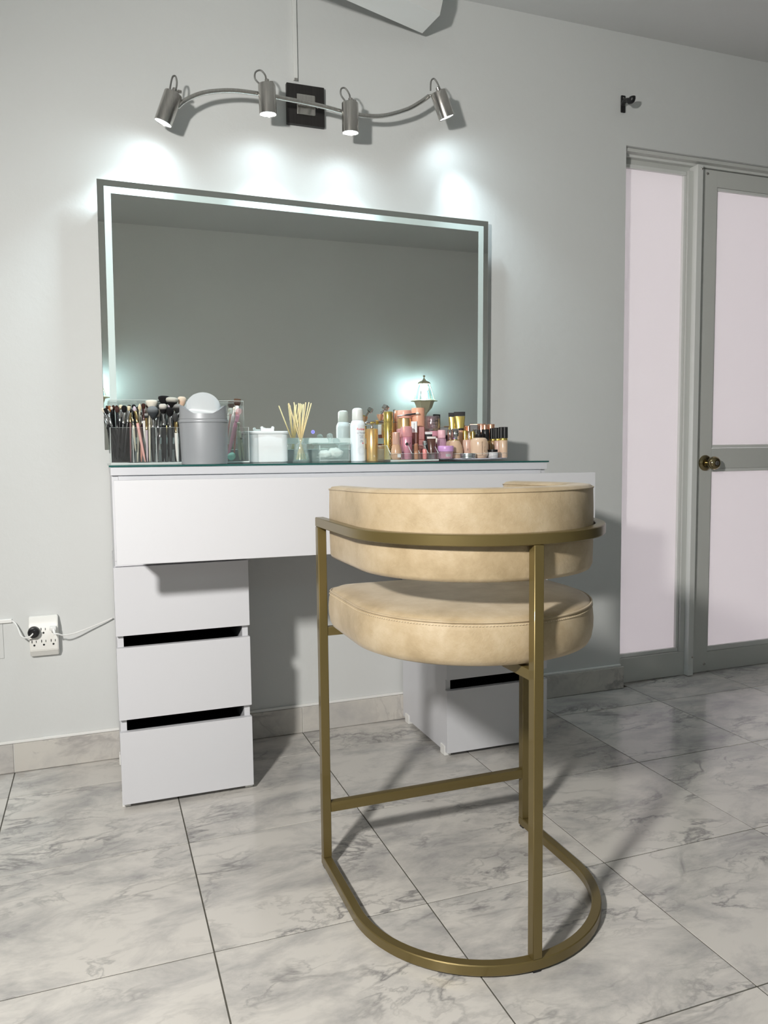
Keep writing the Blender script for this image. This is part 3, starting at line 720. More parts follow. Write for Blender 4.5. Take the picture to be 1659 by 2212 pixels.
# ---------------------------------------------------------------- clear brush case
c0x, c1x = 0.3085, 0.7015
by0, by1, by2 = -0.2250, -0.1420, -0.0520
case = thing('brush_case', ((c0x+c1x)/2, -0.14, zb(0.5)), 'clear acrylic case with front compartments full of makeup brushes', 'organizer')
zB = zb(0.50)
w = 0.0025
hF, hB = 0.1045, 0.1870
obj('base_plate', bx(c0x, c1x, by0, by2, zB, zB+0.0045), CLEAR, case)
obj('front_wall', bx(c0x, c1x, by0, by0+w, zB+0.005, zB+hF), CLEAR, case)
obj('middle_wall', bx(c0x, c1x, by1, by1+w, zB+0.005, zB+hF), CLEAR, case)
obj('back_wall', bx(c0x, c1x, by2-w, by2, zB+0.005, zB+hB), CLEAR, case)
for xx in (c0x, 0.3690, 0.4330, 0.4920, 0.5700, c1x-w):
    obj('divider', bx(xx, xx+w, by0+w+0.0003, by1-0.0003, zB+0.005, zB+hF), CLEAR, case)
lid = obj('tall_cover', bx(c0x, c1x, by1+w+0.001, by2-w-0.0005, zB+hB-0.003, zB+hB, 0.001), CLEAR, case)
for xx in (c0x, c1x-w):
    obj('cover_side', bx(xx, xx+w, by1+w+0.001, by2-w-0.0005, zB+0.005, zB+hB-0.0035), CLEAR, lid)
obj('cover_edge', bx(c0x, c1x, by1+0.0005+w, by1+0.003+w, zB+hB-0.0065, zB+hB-0.0033), CLEAR, lid)
ltc = bx(0.338, 0.346, by2-0.010, by2-0.005, zB+hB-0.020, zB+hB-0.0035, 0.001); bx(0.328, 0.356, by2-0.010, by2-0.005, zB+hB-0.030, zB+hB-0.0205, 0.001, bm=ltc)
obj('latch', ltc, CLEARG, case)
eg = bx(c0x, c1x, by0-0.0006, by0-0.0001, zB, zB+0.0042)
for xx in (c0x, 0.3690, 0.4330, 0.4920, 0.5700, c1x-w):
    bx(xx+0.0004, xx+w-0.0004, by0-0.0006, by0-0.0001, zB+0.0050, zB+hF, bm=eg)
bx(c0x, c1x, by0, by0+w, zB+hF+0.0001, zB+hF+0.0005, bm=eg)
bx(c1x+0.0001, c1x+0.0007, by1+0.0030, by1+0.0055, zB+0.005, zB+hB, bm=eg)
bx(c0x, c1x+0.0007, by1+0.0030, by1+0.0050, zB+hB+0.0001, zB+hB+0.0016, bm=eg)
bx(c0x, c1x, by2-0.0030, by2-0.0005, zB+hB+0.0001, zB+hB+0.0012, bm=eg)
obj('edge_strip', eg, CGLINT, case)  # pale strips stand in for the highlights on the case edges
# dark lining of the first compartment
obj('black_liner', bx(c0x+w+0.0005, 0.3685, by1-0.0025, by1-0.0008, zB+0.0055, zB+hF-0.004), MATTEBLACK, case)

# ---------------------------------------------------------------- brushes
_bm_cache = {}
def bris(b, tp):
    k = (b, tp)
    if k not in _bm_cache: _bm_cache[k] = bristle_mat('hair_%d' % len(_bm_cache), b, tp, 0, 1)
    return _bm_cache[k]
HB = (0.012, 0.011, 0.012); HBR = (0.055, 0.022, 0.016); HW = (0.82, 0.77, 0.66); HC_ = (0.72, 0.62, 0.40); HG = (0.16, 0.16, 0.17)
BLK = mat('gloss_black_handle', (0.010, 0.010, 0.012), 0.22); GREYH = mat('charcoal_handle', (0.045, 0.05, 0.052), 0.25)
PINKH = mat('pink_handle', (0.78, 0.42, 0.38), 0.35); MAUVE = mat('mauve_handle', (0.22, 0.11, 0.115), 0.3); WHH = mat('white_handle', (0.80, 0.78, 0.74), 0.35)
CRH = mat('cream_handle', (0.72, 0.69, 0.56), 0.35); PURP = mat('dark_purple_handle', (0.055, 0.03, 0.06), 0.25); SALM = mat('salmon_handle', (0.62, 0.30, 0.24), 0.35)
LILH = mat('lilac_handle', (0.60, 0.50, 0.55), 0.35); SAGE = mat('sage_handle', (0.52, 0.55, 0.42), 0.4); GFER = mat('gold_ferrule', (0.70, 0.50, 0.22), 0.2, 1.0)
def brush(label, top, bot, Y, w_px, b_len, f_len, hair, fer, hand, shape='dome', hw=None, Yt=None, flat=0.6, name='makeup_brush'):
    """top / bot: measured ends; b_len, f_len: lengths of hair and ferrule in metres"""
    A = at(bot[0], bot[1], Y); B = at(top[0], top[1], Y if Yt is None else Yt)
    A.z = max(A.z, zB+0.0055)
    ax = (B-A); Ln = ax.length; ax.normalize()
    pxm = (at(top[0]+1, top[1], Y)-at(top[0], top[1], Y)).length
    R = w_px*pxm/2; rf = min(R*0.62, 0.0060) if shape not in ('small',) else min(R*0.9, 0.0035)
    if fer is not None and f_len > 0: rf = max(rf, 0.0024)
    h0 = Ln-b_len; h1 = h0-f_len
    t = thing(name, A, label, 'brush', 'makeup brushes in the clear case')
    hr = hw if hw else rf*1.05
    q = Vector((0, 0, 1)).rotation_difference(ax)
    def part(nm, prof, m, parent, sy=1.0):
        bm = lathe(prof, (0, 0, 0), 14, sy=sy)
        bmesh.ops.recalc_face_normals(bm, faces=bm.faces)
        me = bpy.data.meshes.new(nm); bm.to_mesh(me); bm.free(); me.materials.append(m)
        for p in me.polygons: p.use_smooth = True
        o = bpy.data.objects.new(nm, me); COL.objects.link(o); o.parent = parent
        return o
    t.rotation_mode = 'QUATERNION'; t.rotation_quaternion = q
    part('handle', [(0, 0), (hr*0.45, 0.001), (hr*0.75, Ln*0.12), (hr, h1*0.72), (hr*0.96, h1-0.002), (rf*0.95, h1), (0, h1)], hand, t)
    part('ferrule', [(0, h1), (rf, h1+0.0002), (rf*1.06, h1+0.003), (rf*1.0, h1+0.004), (rf*1.1, h0), (0, h0)], fer, t)
    e = b_len
    P = {'dome': [(0, 0), (rf, 0), (R*.9, e*.35), (R, e*.6), (R*.86, e*.82), (R*.5, e*.96), (0, e)],
         'flat': [(0, 0), (rf, 0), (R*.95, e*.3), (R, e*.9), (R*.92, e), (0, e*1.0)],
         'point': [(0, 0), (rf, 0), (R, e*.35), (R*.85, e*.6), (R*.4, e*.88), (0, e)],
         'small': [(0, 0), (rf, 0), (R, e*.4), (R*.9, e*.75), (R*.4, e*.96), (0, e)],
         'fluff': [(0, 0), (rf, 0), (R*.75, e*.3), (R, e*.7), (R*.95, e*.9), (R*.6, e), (0, e*.97)]}[shape]
    o = part('bristles', [(r, h0+h) for r, h in P], hair, t, sy=1.0 if shape in ('dome', 'small', 'fluff') else flat)
    return t
S = SILVERF
YA = -0.185
blackhair, brownhair, whitehair, creamhair = bris(HB, HB), bris(HBR, HBR), bris(HW, HW), bris(HC_, (0.80, 0.74, 0.55))
duo = bris(HB, (0.70, 0.66, 0.60)); greyhair = bris((0.05, 0.055, 0.06), (0.22, 0.24, 0.25)); greytip = bris((0.03, 0.03, 0.03), (0.34, 0.34, 0.33))
lilhair = bris((0.62, 0.53, 0.60), (0.66, 0.58, 0.66)); beigehair = bris((0.72, 0.50, 0.36), (0.80, 0.66, 0.52)); brownorange = bris((0.33, 0.13, 0.05), (0.30, 0.12, 0.05)); rectbrown = bris((0.06, 0.03, 0.026), (0.09, 0.045, 0.04))
_seen = [
 # left compartment
 ('cream tipped brush leaning out at the far left of the case', (221, 881), (262, 992), -0.185, 6.5, .014, .034, whitehair, S, BLK, 'dome', None, -0.205),
 ('black flat tipped brush leaning left in front of the case', (227, 882), (271, 994), -0.190, 8.5, .018, .036, blackhair, S, BLK, 'flat', None, -0.210),
 ('thin silver necked brush between the two far left brushes', (224, 888), (266, 994), -0.180, 4, .008, .040, blackhair, S, BLK, 'small', None, -0.195),
 ('small cream brush with a silver neck behind the black flat tip', (233, 884), (257, 990), -0.175, 6, .012, .026, whitehair, S, BLK, 'point', None, -0.185),
 ('small dark brown dome brush at the left back of the case', (230.5, 876), (243, 990), -0.162, 5.5, .014, .02, brownhair, BLK, BLK, 'dome', None, -0.165),
 ('orange brown rounded brush in the left compartment', (236, 876), (247, 990), -0.160, 8.5, .018, .02, brownorange, BLK, BLK, 'dome', None, -0.160),
 ('white tipped small brush between brown heads', (240.7, 879), (250, 992), -0.172, 6, .008, .024, whitehair, BLK, BLK, 'dome', None, -0.172),
 ('brown dome brush third from the left back row', (244.5, 875), (252, 990), -0.156, 7, .016, .02, brownhair, BLK, BLK, 'dome', None, -0.156),
 ('brown angled brush above the square brown brush', (252, 875), (256, 990), -0.158, 10, .014, .02, brownhair, BLK, BLK, 'point', None, -0.158),
 ('square tipped dark brown brush on a black handle', (253, 880), (254.5, 992), -0.190, 10.5, .015, .045, rectbrown, BLK, BLK, 'flat', 0.0042, -0.192),
 ('wide cream brush behind the square brown brush', (261, 874.5), (262, 990), -0.154, 9, .016, .02, creamhair, S, BLK, 'fluff', None, -0.154),
 ('thin silver necked liner brush left of the big black dome', (260.5, 882), (254, 992), -0.200, 3, .004, .034, blackhair, S, BLK, 'small', None, -0.200),
 ('large black dome brush with a silver ferrule in the left compartment', (268.5, 875.5), (262, 992), -0.192, 12.5, .020, .033, blackhair, S, BLK, 'dome', None, -0.195),
 ('cream fan shaped brush with a silver neck beside the divider', (279, 877), (268, 990), -0.190, 9.5, .013, .034, creamhair, S, BLK, 'fluff', None, -0.190),
 ('black dome brush peeking above the cream fan brush', (279.5, 874.5), (274, 990), -0.160, 10, .014, .02, blackhair, BLK, BLK, 'dome', None, -0.160),
 # second compartment
 ('mauve handled brush standing upright against the first divider', (281.5, 886), (282.5, 998), -0.185, 6, .006, .030, blackhair, GFER, MAUVE, 'dome', None, -0.185),
 ('black dome brush peeking above the lilac tipped brush', (289, 873.5), (289, 998), -0.160, 9, .014, .02, blackhair, BLK, BLK, 'dome', None, -0.160),
 ('lilac tipped brush with a long salmon pink handle leaning right', (289.5, 877), (314, 1000), -0.205, 8.5, .015, .034, lilhair, GFER, PINKH, 'point', 0.0043, -0.205),
 ('black handled brush with a bronze ferrule leaning right', (292.5, 884), (317, 998), -0.195, 6.5, .008, .042, creamhair, brushed_mat('bronze_ferrule', (0.35, 0.27, 0.16), 0.25), BLK, 'dome', None, -0.198),
 ('thin cream handled brush in the second compartment', (287, 905), (293, 975), -0.195, 3.5, .006, .012, creamhair, S, CRH, 'small', 0.0032, -0.195),
 ('tall cream brush with a cream handle in the second compartment', (302, 871.5), (297, 1000), -0.180, 8, .020, .030, creamhair, CRH, CRH, 'point', 0.0036, -0.182),
 ('dark brown dome brush with a mauve ferrule and gold ring', (309.8, 871), (315, 998), -0.180, 10, .016, .034, brownhair, brushed_mat('mauve_ferrule', (0.26, 0.15, 0.15), 0.25), WHH, 'dome', 0.0040, -0.180),
 ('black tapered brush behind the tall cream brush', (297.5, 878), (303, 998), -0.158, 11, .022, .02, blackhair, BLK, BLK, 'dome', None, -0.158),
 ('dark purple handled brush slanting to the second divider', (303, 890), (323, 998), -0.175, 6, .008, .028, blackhair, S, PURP, 'dome', 0.0045, -0.175),
 ('salmon handled brush standing behind the pink handle', (306, 896), (305.5, 1000), -0.170, 6, .010, .020, brownhair, GFER, SALM, 'dome', 0.0045, -0.170),
 ('small red brown tip brush beside the big white powder brush', (317.5, 871.5), (319, 998), -0.158, 5, .012, .02, brownhair, LILH, LILH, 'flat', None, -0.158),
 # third compartment
 ('cream pointed brush with a cream handle beside the second divider', (322, 885), (323.5, 998), -0.195, 8, .016, .026, creamhair, CRH, CRH, 'point', 0.0036, -0.195),
 ('two tone grey brush with a thin gold ferrule', (316, 893.5), (318.5, 998), -0.205, 8.5, .013, .034, greytip, GFER, LILH, 'flat', 0.0030, -0.205),
 ('white ball tipped brush above the two tone grey brush', (315, 884.5), (314.5, 998), -0.165, 7.5, .010, .02, whitehair, LILH, LILH, 'dome', None, -0.165),
 ('wide smoky grey powder brush with a silver ferrule', (329.5, 877), (333, 999), -0.195, 25, .034, .028, greyhair, S, GREYH, 'dome', 0.0046, -0.195),
 ('large flat topped white powder brush', (327.5, 864), (331, 998), -0.162, 27, .026, .03, whitehair, S, BLK, 'fluff', None, -0.160),
 ('large black powder brush at the top of the case', (355.5, 855.5), (352, 998), -0.160, 28, .026, .03, blackhair, BLK, BLK, 'fluff', None, -0.158),
 ('wide white topped black powder brush beside the bin lid', (371.5, 858.5), (368, 998), -0.172, 28, .026, .03, bris(HB, (0.62, 0.60, 0.53)), S, BLK, 'fluff', None, -0.172),
 ('fluffy beige powder brush right behind the bin lid', (393, 857), (390, 998), -0.158, 19, .030, .03, beigehair, S, BLK, 'fluff', None, -0.155),
 ('white and black duo fibre brush with a silver ferrule', (351.5, 872.5), (358, 999), -0.200, 17.5, .028, .034, duo, S, BLK, 'fluff', 0.0052, -0.200),
 ('round black brush with a silver ferrule in the third compartment', (367, 880.5), (369.5, 999), -0.205, 17, .024, .034, blackhair, S, GREYH, 'dome', 0.0050, -0.205),
 ('grey tipped dome brush touching the bin lid', (383.5, 872), (380, 998), -0.175, 18.5, .024, .03, greytip, S, BLK, 'dome', None, -0.175),
 ('dark grey brush with a gold ferrule and a thick white handle', (378.5, 892.5), (384, 1000), -0.212, 12.5, .025, .032, bris((0.05, 0.05, 0.05), (0.07, 0.07, 0.07)), GFER, WHH, 'dome', 0.0056, -0.212),
 ('flat grey brush with a wide silver ferrule', (342, 884), (340.5, 999), -0.190, 10, .022, .034, bris((0.10, 0.095, 0.085), (0.17, 0.16, 0.14)), S, BLK, 'flat', 0.0050, -0.190),
 ('pinkish tipped brush behind the round black brush', (366.3, 873.5), (363, 998), -0.165, 8, .016, .02, lilhair, S, BLK, 'dome', None, -0.165),
 ('thin black handled brush pressed against the bin', (387, 894), (391.5, 999), -0.200, 5, .010, .030, blackhair, S, BLK, 'small', 0.0030, -0.200),
 ('slim tweezer like silver brush low in the third compartment', (347, 920), (341, 999), -0.218, 2.5, .004, .030, blackhair, S, S, 'small', 0.0012, -0.218),
 # right side, behind the bin
 ('flat brown brush standing in the tall part right of the bin', (513, 861.5), (505, 996), -0.1050, 15, .022, .020, bris((0.10, 0.055, 0.04), (0.13, 0.08, 0.055)), WHH, PINKH, 'flat', 0.0035, -0.1000),
 ('pink silicone brush with a clear round end leaning right', (517, 882), (493, 985), -0.115, 13, .022, .024, clear('clear_pink', (1, 0.86, 0.88), 0.1, body=0.25, bodycol=(0.85, 0.62, 0.62)), mat('pink_tip', (0.80, 0.44, 0.54), 0.35), mat('pink_grip', (0.80, 0.42, 0.52), 0.35), 'dome', 0.0065, -0.110),
 ('white handled applicator behind the pink brush', (506.5, 879), (493, 960), -0.0900, 6, .010, .014, whitehair, WHH, WHH, 'dome', 0.0045, -0.088),
 ('sage green handled brush standing right of the bin', (515, 912), (519.5, 999), -0.1250, 8, .010, .016, bris((0.58, 0.58, 0.46), (0.60, 0.60, 0.48)), SAGE, SAGE, 'dome', 0.0064, -0.125),
 ('thin sage brush beside the white box', (521, 945), (527, 998), -0.1300, 5, .006, .010, bris((0.30, 0.28, 0.24), (0.3, 0.28, 0.24)), SAGE, SAGE, 'dome', 0.0040, -0.1300),
]
for (lab, tp, bt, Y, wp_, bl, fl, hair, fer, hand, shp, hw_, yt) in _seen:
    brush(lab, tp, bt, Y, wp_, bl, fl, hair, fer, hand, shp, hw_, yt)
sg = at(500, 986, -0.115)
tag(obj('makeup_sponge', lathe([(0, -0.0125), (0.006, -0.0118), (0.0112, -0.007), (0.0128, 0.0), (0.0110, 0.0065), (0.007, 0.0115), (0, 0.0140)], (sg.x, sg.y, zB+0.0180), 20, axis=(0.75, -0.1, 0.65)), mat('mint_sponge', (0.40, 0.80, 0.66), 0.8, bump=0.3), smooth='all', loc=(sg.x, sg.y, zB+0.006)), 'mint green egg shaped makeup sponge in the clear case', 'sponge')

# ---------------------------------------------------------------- silver bin
c, R, H = spot_at(389, 496, 848, 1005, -0.318)
SILV = mat('silver_grey_plastic', (0.36, 0.375, 0.395), 0.42, 0.15, coat=0.2)
SILVL = mat('pale_silver_lid', (0.62, 0.66, 0.68), 0.35, 0.1)
binn = thing('swing_top_bin', c, 'small silver grey tabletop bin with a swing lid', 'bin')
zr = at(442, 911, -0.318).z-c.z        # collar
obj('bin_body', lathe([(0, 0), (R*.915, 0), (R*.93, 0.003), (R*.985, zr-0.004), (0, zr-0.004)], c, 44), SILV, binn, smooth=True)
col = obj('bin_collar', lathe([(R*.96, zr-0.0035), (R*1.0, zr-0.003), (R*1.008, zr), (R*1.0, zr+0.003), (R*.985, zr+0.0045), (R*.975, zr+0.006), (R*.90, zr+0.006), (R*.90, zr-0.0035)], c, 44), SILV, binn, smooth=True)
# hood: ring with two high shoulders left and right, cut low in front and behind
va = facing(c); n = 48; bm = bmesh.new()
zt_hi = at(442, 876, -0.318).z-c.z; zt_lo = at(442, 895, -0.318).z-c.z
ro, ri = [], []
top_o, top_i = [], []
for k in range(n):
    a = 2*PI*k/n; s = abs(math.sin(a-va)); hgt = zt_lo+(zt_hi-zt_lo)*min(1.0, max(0.0, (s-0.35)/0.60))**1.4
    ro.append(bm.verts.new((c.x+R*.975*math.cos(a), c.y+R*.975*math.sin(a), c.z+zr+0.0065)))
    top_o.append(bm.verts.new((c.x+R*.945*math.cos(a), c.y+R*.945*math.sin(a), c.z+hgt)))
    top_i.append(bm.verts.new((c.x+R*.80*math.cos(a), c.y+R*.80*math.sin(a), c.z+hgt-0.002)))
    ri.append(bm.verts.new((c.x+R*.80*math.cos(a), c.y+R*.80*math.sin(a), c.z+zr+0.0065)))
for A, B in ((ro, top_o), (top_o, top_i), (top_i, ri), (ri, ro)):
    for k in range(n): bm.faces.new((A[k], A[(k+1) % n], B[(k+1) % n], B[k]))
obj('bin_hood', bm, SILV, binn, smooth=True)
# swing flap: half disc roof tilted
fd = Vector((math.cos(va), math.sin(va), 0)); sd = Vector((-fd.y, fd.x, 0))
zh = at(442, 892, -0.318).z; ztop = at(452, 848, -0.318).z
bm = bmesh.new(); N2 = 24; outl = []
Rf = R*0.745
arc = [(-Rf*math.cos(PI*k/N2), (ztop-zh)*math.sin(PI*k/N2)**0.85) for k in range(N2+1)]
front = [bm.verts.new(Vector((c.x, c.y, zh))+sd*(-s_)+fd*(Rf*0.62)*(1-0.0*q)+Vector((0, 0, q*0.30-0.004))) for s_, q in arc]
mid_ = [bm.verts.new(Vector((c.x, c.y, zh))+sd*(-s_*0.995)+fd*(Rf*0.12)+Vector((0, 0, q*1.0))) for s_, q in arc]
back_ = [bm.verts.new(Vector((c.x, c.y, zh))+sd*(-s_*0.97)-fd*(Rf*0.62)+Vector((0, 0, q*0.42-0.004))) for s_, q in arc]
for A, B in ((front, mid_), (mid_, back_)):
    for k in range(N2): bm.faces.new((A[k], A[k+1], B[k+1], B[k]))
bm.faces.new(front[::-1]); bm.faces.new(back_)
bm.faces.new([front[0], mid_[0], back_[0], back_[-1], mid_[-1], front[-1]])
obj('swing_flap', bm, SILVL, binn, smooth=True)

# ---------------------------------------------------------------- white lidded box
a0, b0 = at(533, 1000, -0.150), at(628, 1000, -0.150)
zt_ = at(580, 937, -0.150).z
bxw = thing('lidded_box', ((a0.x+b0.x)/2, -0.105, zb(a0.x)), 'glossy white rounded box with a lid and double bump handle', 'box')
GW = mat('gloss_white', (0.78, 0.80, 0.80), 0.15, coat=0.4)
zb0 = zb(a0.x)
def rbox(x0, x1, y0, y1, z0, z1, r, shr=0.0):
    def ringp(x0, x1, y0, y1, z):
        return [((x0+x1)/2+q[0], (y0+y1)/2+q[1], z) for q in rrect(x1-x0, y1-y0, r, 6)]
    return loft([ringp(x0+shr, x1-shr, y0+shr, y1-shr, z0), ringp(x0, x1, y0, y1, z0+0.003), ringp(x0, x1, y0, y1, z1-0.002), ringp(x0+0.0015, x1-0.0015, y0+0.0015, y1-0.0015, z1)])
obj('box_body', rbox(a0.x+0.002, b0.x-0.004, -0.150, -0.058, zb0, zt_-0.0005, 0.024, 0.002), GW, bxw, smooth=True)
obj('box_lid', rbox(a0.x-0.001, b0.x-0.001, -0.153, -0.055, zt_, zt_+0.0085, 0.026), GW, bxw, smooth=True)
h0_, h1_ = at(566, 928, -0.104), at(589, 928, -0.104)
hd = bx(h0_.x-0.004, h1_.x+0.004, -0.109, -0.099, zt_+0.0088, zt_+0.0185, 0.002)
for hx in (h0_.x, h1_.x): lathe([(0, -0.005), (0.0045, -0.0045), (0.0055, 0), (0.0045, 0.0045), (0, 0.005)], (hx, -0.104, zt_+0.0195), 14, bm=hd, axis=(0, 1, 0))
obj('lid_handle', hd, GW, bxw, smooth=True)

# ---------------------------------------------------------------- reed diffuser
c, R, H = spot_at(632, 669, 946, 998, -0.092)
df = thing('reed_diffuser', c, 'clear glass reed diffuser bottle with natural sticks', 'diffuser')
pro = [(0, 0), (.95, 0), (1, .03), (.98, .10), (.74, .70), (.66, .76), (.40, .80), (.36, .84), (.36, .98), (.42, 1.0)]
obj('bottle', lathe([(r*R, h*H) for r, h in pro] + [(R*.33, H), (R*.31, H*.82), (R*.62, H*.74), (R*.90, H*.12), (R*.86, H*.06), (0, H*.06)], c, 32), CLEARG, df, smooth=True)
obj('scented_oil', lathe([(0, H*.065), (R*.85, H*.065), (R*.88, H*.12), (R*.80, H*.34), (0, H*.34)], c, 28), clear('pale_oil', (0.90, 0.97, 0.93), 0.05), df, smooth=True)
obj('neck_ring', lathe([(R*.405, H*.845), (R*.44, H*.85), (R*.44, H*.88), (R*.405, H*.885)], c, 24), CLEARG, df, smooth=True)
REED = mat('rattan', (0.70, 0.55, 0.29), 0.6, bump=0.2, bscale=400)
for k, (ut, vt, dy) in enumerate([(623.5, 871, -.02), (635, 869, .012), (645, 871, -.008), (648.5, 871.5, .014), (656, 873, .02), (660.5, 869, -.012), (667.5, 869, .006), (672.5, 871, -.004)]):
    tp = at(ut, vt, -0.092+dy)
    tpn = Vector((c.x + (tp.x-c.x)*0.06 + (k-3.5)*0.0007, c.y+dy*0.08, c.z+H))
    d = (tpn-tp).normalized(); lo = tpn + d*((tpn.z-(c.z+H*.10))/-d.z)
    lim = R*0.72; off = Vector((lo.x-c.x, lo.y-c.y, 0))
    if off.length > lim: lo = Vector((c.x, c.y, lo.z)) + off.normalized()*lim
    tag(obj('reed_stick', tube([lo, tpn, tp], 0.0019, 8, smoothed=False), REED, smooth='all', loc=lo), ['leftmost reed leaning far out of the diffuser bottle', 'second reed from the left in the diffuser', 'third reed from the left in the diffuser', 'upright reed at the middle of the diffuser bundle', 'reed just right of the diffuser bundle middle', 'third reed from the right in the diffuser', 'second reed from the right in the diffuser', 'rightmost reed leaning out of the diffuser bottle'][k], 'reed', 'diffuser reeds')

# ---------------------------------------------------------------- clear jar with cotton
a0, b0 = at(686, 1000, -0.145), at(757, 1000, -0.145); xm = (a0.x+b0.x)/2; hw = (b0.x-a0.x)/2-0.004
zt_ = at(722, 957, -0.145).z; zb0 = zb(xm)
jar = thing('cotton_jar', (xm, -0.10, zb0), 'clear square glass jar of cotton with a ball knob lid', 'jar')
def shell(x0, x1, y0, y1, z0, z1, r, t_):
    ring_ = lambda d, z: [((x0+x1)/2+q[0], (y0+y1)/2+q[1], z) for q in rrect(x1-x0-2*d, y1-y0-2*d, max(r-d, 0.001), 4)]
    return loft([ring_(0.001, z0), ring_(0, z0+0.002), ring_(0, z1), ring_(t_, z1), ring_(t_, z0+0.005)])
obj('jar_body', shell(xm-hw, xm+hw, -0.152, -0.152+2*hw, zb0, zt_-0.006, 0.008, 0.0025), CLEARG, jar, smooth=True)
ld = obj('jar_lid', shell(xm-hw-0.003, xm+hw+0.003, -0.155, -0.149+2*hw, zt_-0.0055, zt_+0.001, 0.009, 0.006), CLEARG, jar, smooth=True)
obj('lid_highlight', sweep([Vector((xm+q[0], -0.152+hw+q[1], zt_+0.0016)) for q in rrect(2*hw+0.005, 2*hw+0.005, 0.009, 4)], circ(0.0006, 6), closed=True), CGLINT, ld, smooth='all')
jb = bmesh.new()
for sx_ in (-1, 1): tube([(xm+sx_*(hw-0.002), -0.1545, zb0+0.002), (xm+sx_*(hw-0.002), -0.1545, zt_-0.007)], 0.0006, 6, smoothed=False, bm=jb)
tube([(xm-hw+0.002, -0.1545, zb0+0.0045), (xm+hw-0.002, -0.1545, zb0+0.0045)], 0.0008, 6, smoothed=False, bm=jb)
obj('jar_highlight', jb, CGLINT, jar, smooth='all')
obj('lid_plate', rbox(xm-hw+0.0035, xm+hw-0.0035, -0.1485, -0.1555+2*hw, zt_-0.002, zt_+0.002, 0.006), CLEARG, ld, smooth=True)
kb = at(724, 942.5, -0.10)
obj('ball_knob', lathe([(0.006, zt_+0.0022-kb.z), (0.0045, zt_+0.005-kb.z), (0.006, -0.0095), (0.0098, -0.005), (0.0108, 0), (0.0098, 0.005), (0.006, 0.009), (0, 0.0108)], (xm, -0.152+hw, kb.z), 24), clear('ball_glass', (0.9, 0.96, 0.95), 0.15, body=0.12, bodycol=(0.85, 0.95, 0.93)), ld, smooth='all')
COT = mat('cotton', (0.86, 0.85, 0.82), 0.95, bump=0.8, bscale=160)
for k, (dx, dy, dz, sx, sy_, sz, lb_) in enumerate([(-0.018, -0.004, 0.018, 0.022, 0.030, 0.013, 'flattened cotton piece on the left inside the jar'), (0.014, -0.006, 0.021, 0.026, 0.028, 0.017, 'large cotton wad on the right inside the jar'), (0.0, 0.010, 0.008, 0.040, 0.026, 0.0055, 'flat cotton pad lying at the bottom of the jar')]):
    bm = bmesh.new(); bmesh.ops.create_icosphere(bm, subdivisions=3, radius=1.0)
    for v in bm.verts:
        f_ = 1+0.12*math.sin(7*v.co.x+k)*math.cos(6*v.co.y+2*k)+0.06*math.sin(15*v.co.z+11*v.co.x)
        v.co = Vector((xm+dx+v.co.x*sx*f_, -0.152+hw+dy+v.co.y*sy_*f_, zb0+0.006+dz+v.co.z*sz*f_ if False else zb0+0.0065+max(0.0, dz+v.co.z*sz*f_)))
    tag(obj('cotton_wad', bm, COT, smooth='all', loc=(xm+dx, -0.152+hw+dy, zb0+0.0065)), lb_, 'cotton', 'cotton in the jar')

# ---------------------------------------------------------------- thermal water spray
c, R, H = spot_at(757.5, 790, 881, 999.5, -0.120)
sp = thing('spray_can', c, 'white spray can with a white cap and red lettering', 'spray can')
WSP = mat('spray_white', (0.76, 0.80, 0.83), 0.28)
prof_obj('can', [(0, 0), (.93, 0), (1, .012), (1, .665), (.96, .70), (.80, .75), (.70, .77), (0, .77)], c, R, H, WSP, sp, 36)
prof_obj('cap', [(0, .772), (.72, .772), (.735, .78), (.71, .945), (.64, .975), (.42, .993), (0, 1.0)], c, R, H, mat('cap_white', (0.74, 0.75, 0.72), 0.35), sp, 36)
RED = mat('red_print', (0.75, 0.12, 0.14), 0.5); GRP = mat('grey_print', (0.36, 0.38, 0.42), 0.6); PGR = mat('pale_print', (0.62, 0.66, 0.70), 0.6)
fa = facing(c)+0.42
text_on_round('brand_print', 'Av\u00e8ne', 0.0115, c, R, c.z+H*.600, fa, RED, sp)
text_on_round('name_print', 'Eau Thermale', 0.0062, c, R, c.z+H*.530, fa+0.06, GRP, sp)
for k, z in enumerate((.487, .463, .440, .385, .362)):
    text_on_round('line_print', ['spray water', 'soothing', 'softening', '300 ml', 'Net Wt.'][k], 0.0034, c, R, c.z+H*z, fa+0.1, GRP, sp)
text_on_round('mark_print', '\u25cf', 0.006, c, R, c.z+H*.335, fa+0.28, RED, sp)
for rr_ in (0.0095, 0.0135):
    ringm = lathe([(rr_, 0), (rr_+0.0008, 0), (rr_+0.0008, 0.0003), (rr_, 0.0003)], (0, 0, 0), 30)
    me = bpy.data.meshes.new('ring_print'); ringm.to_mesh(me); ringm.free()
    text_on_round('ring_print', '', 1, c, R, c.z+H*.20, fa+0.10, PGR, sp, mesh=me)

# ---------------------------------------------------------------- gold airbrush
c, R, H = spot_at(791.5, 817, 926, 999, -0.128)
ab = thing('airbrush', c, 'gold cordless airbrush compressor with a chrome airbrush on top', 'airbrush')
prof_obj('compressor', [(0, 0), (.96, 0), (1, .012), (1, .975), (.93, .992), (.80, 1), (0, 1)], c, R, H, GOLDM, ab, 40)
fa = facing(c)
text_on_round('logo_print', 'G', 0.0075, c, R, c.z+H*.155, fa+0.35, mat('ivory_print', (0.9, 0.85, 0.7), 0.4), ab)
text_on_round('line_print', '____', 0.0040, c, R, c.z+H*.10, fa+0.35, mat('ivory_print2', (0.9, 0.80, 0.6), 0.4), ab)
prof_obj('power_button', [(0, 1.004), (.22, 1.004), (.24, 1.02), (.20, 1.07), (0, 1.08)], c, R, H, STEEL, ab)
zt_ = at(803, 913, -0.128).z; cz = c.z+H
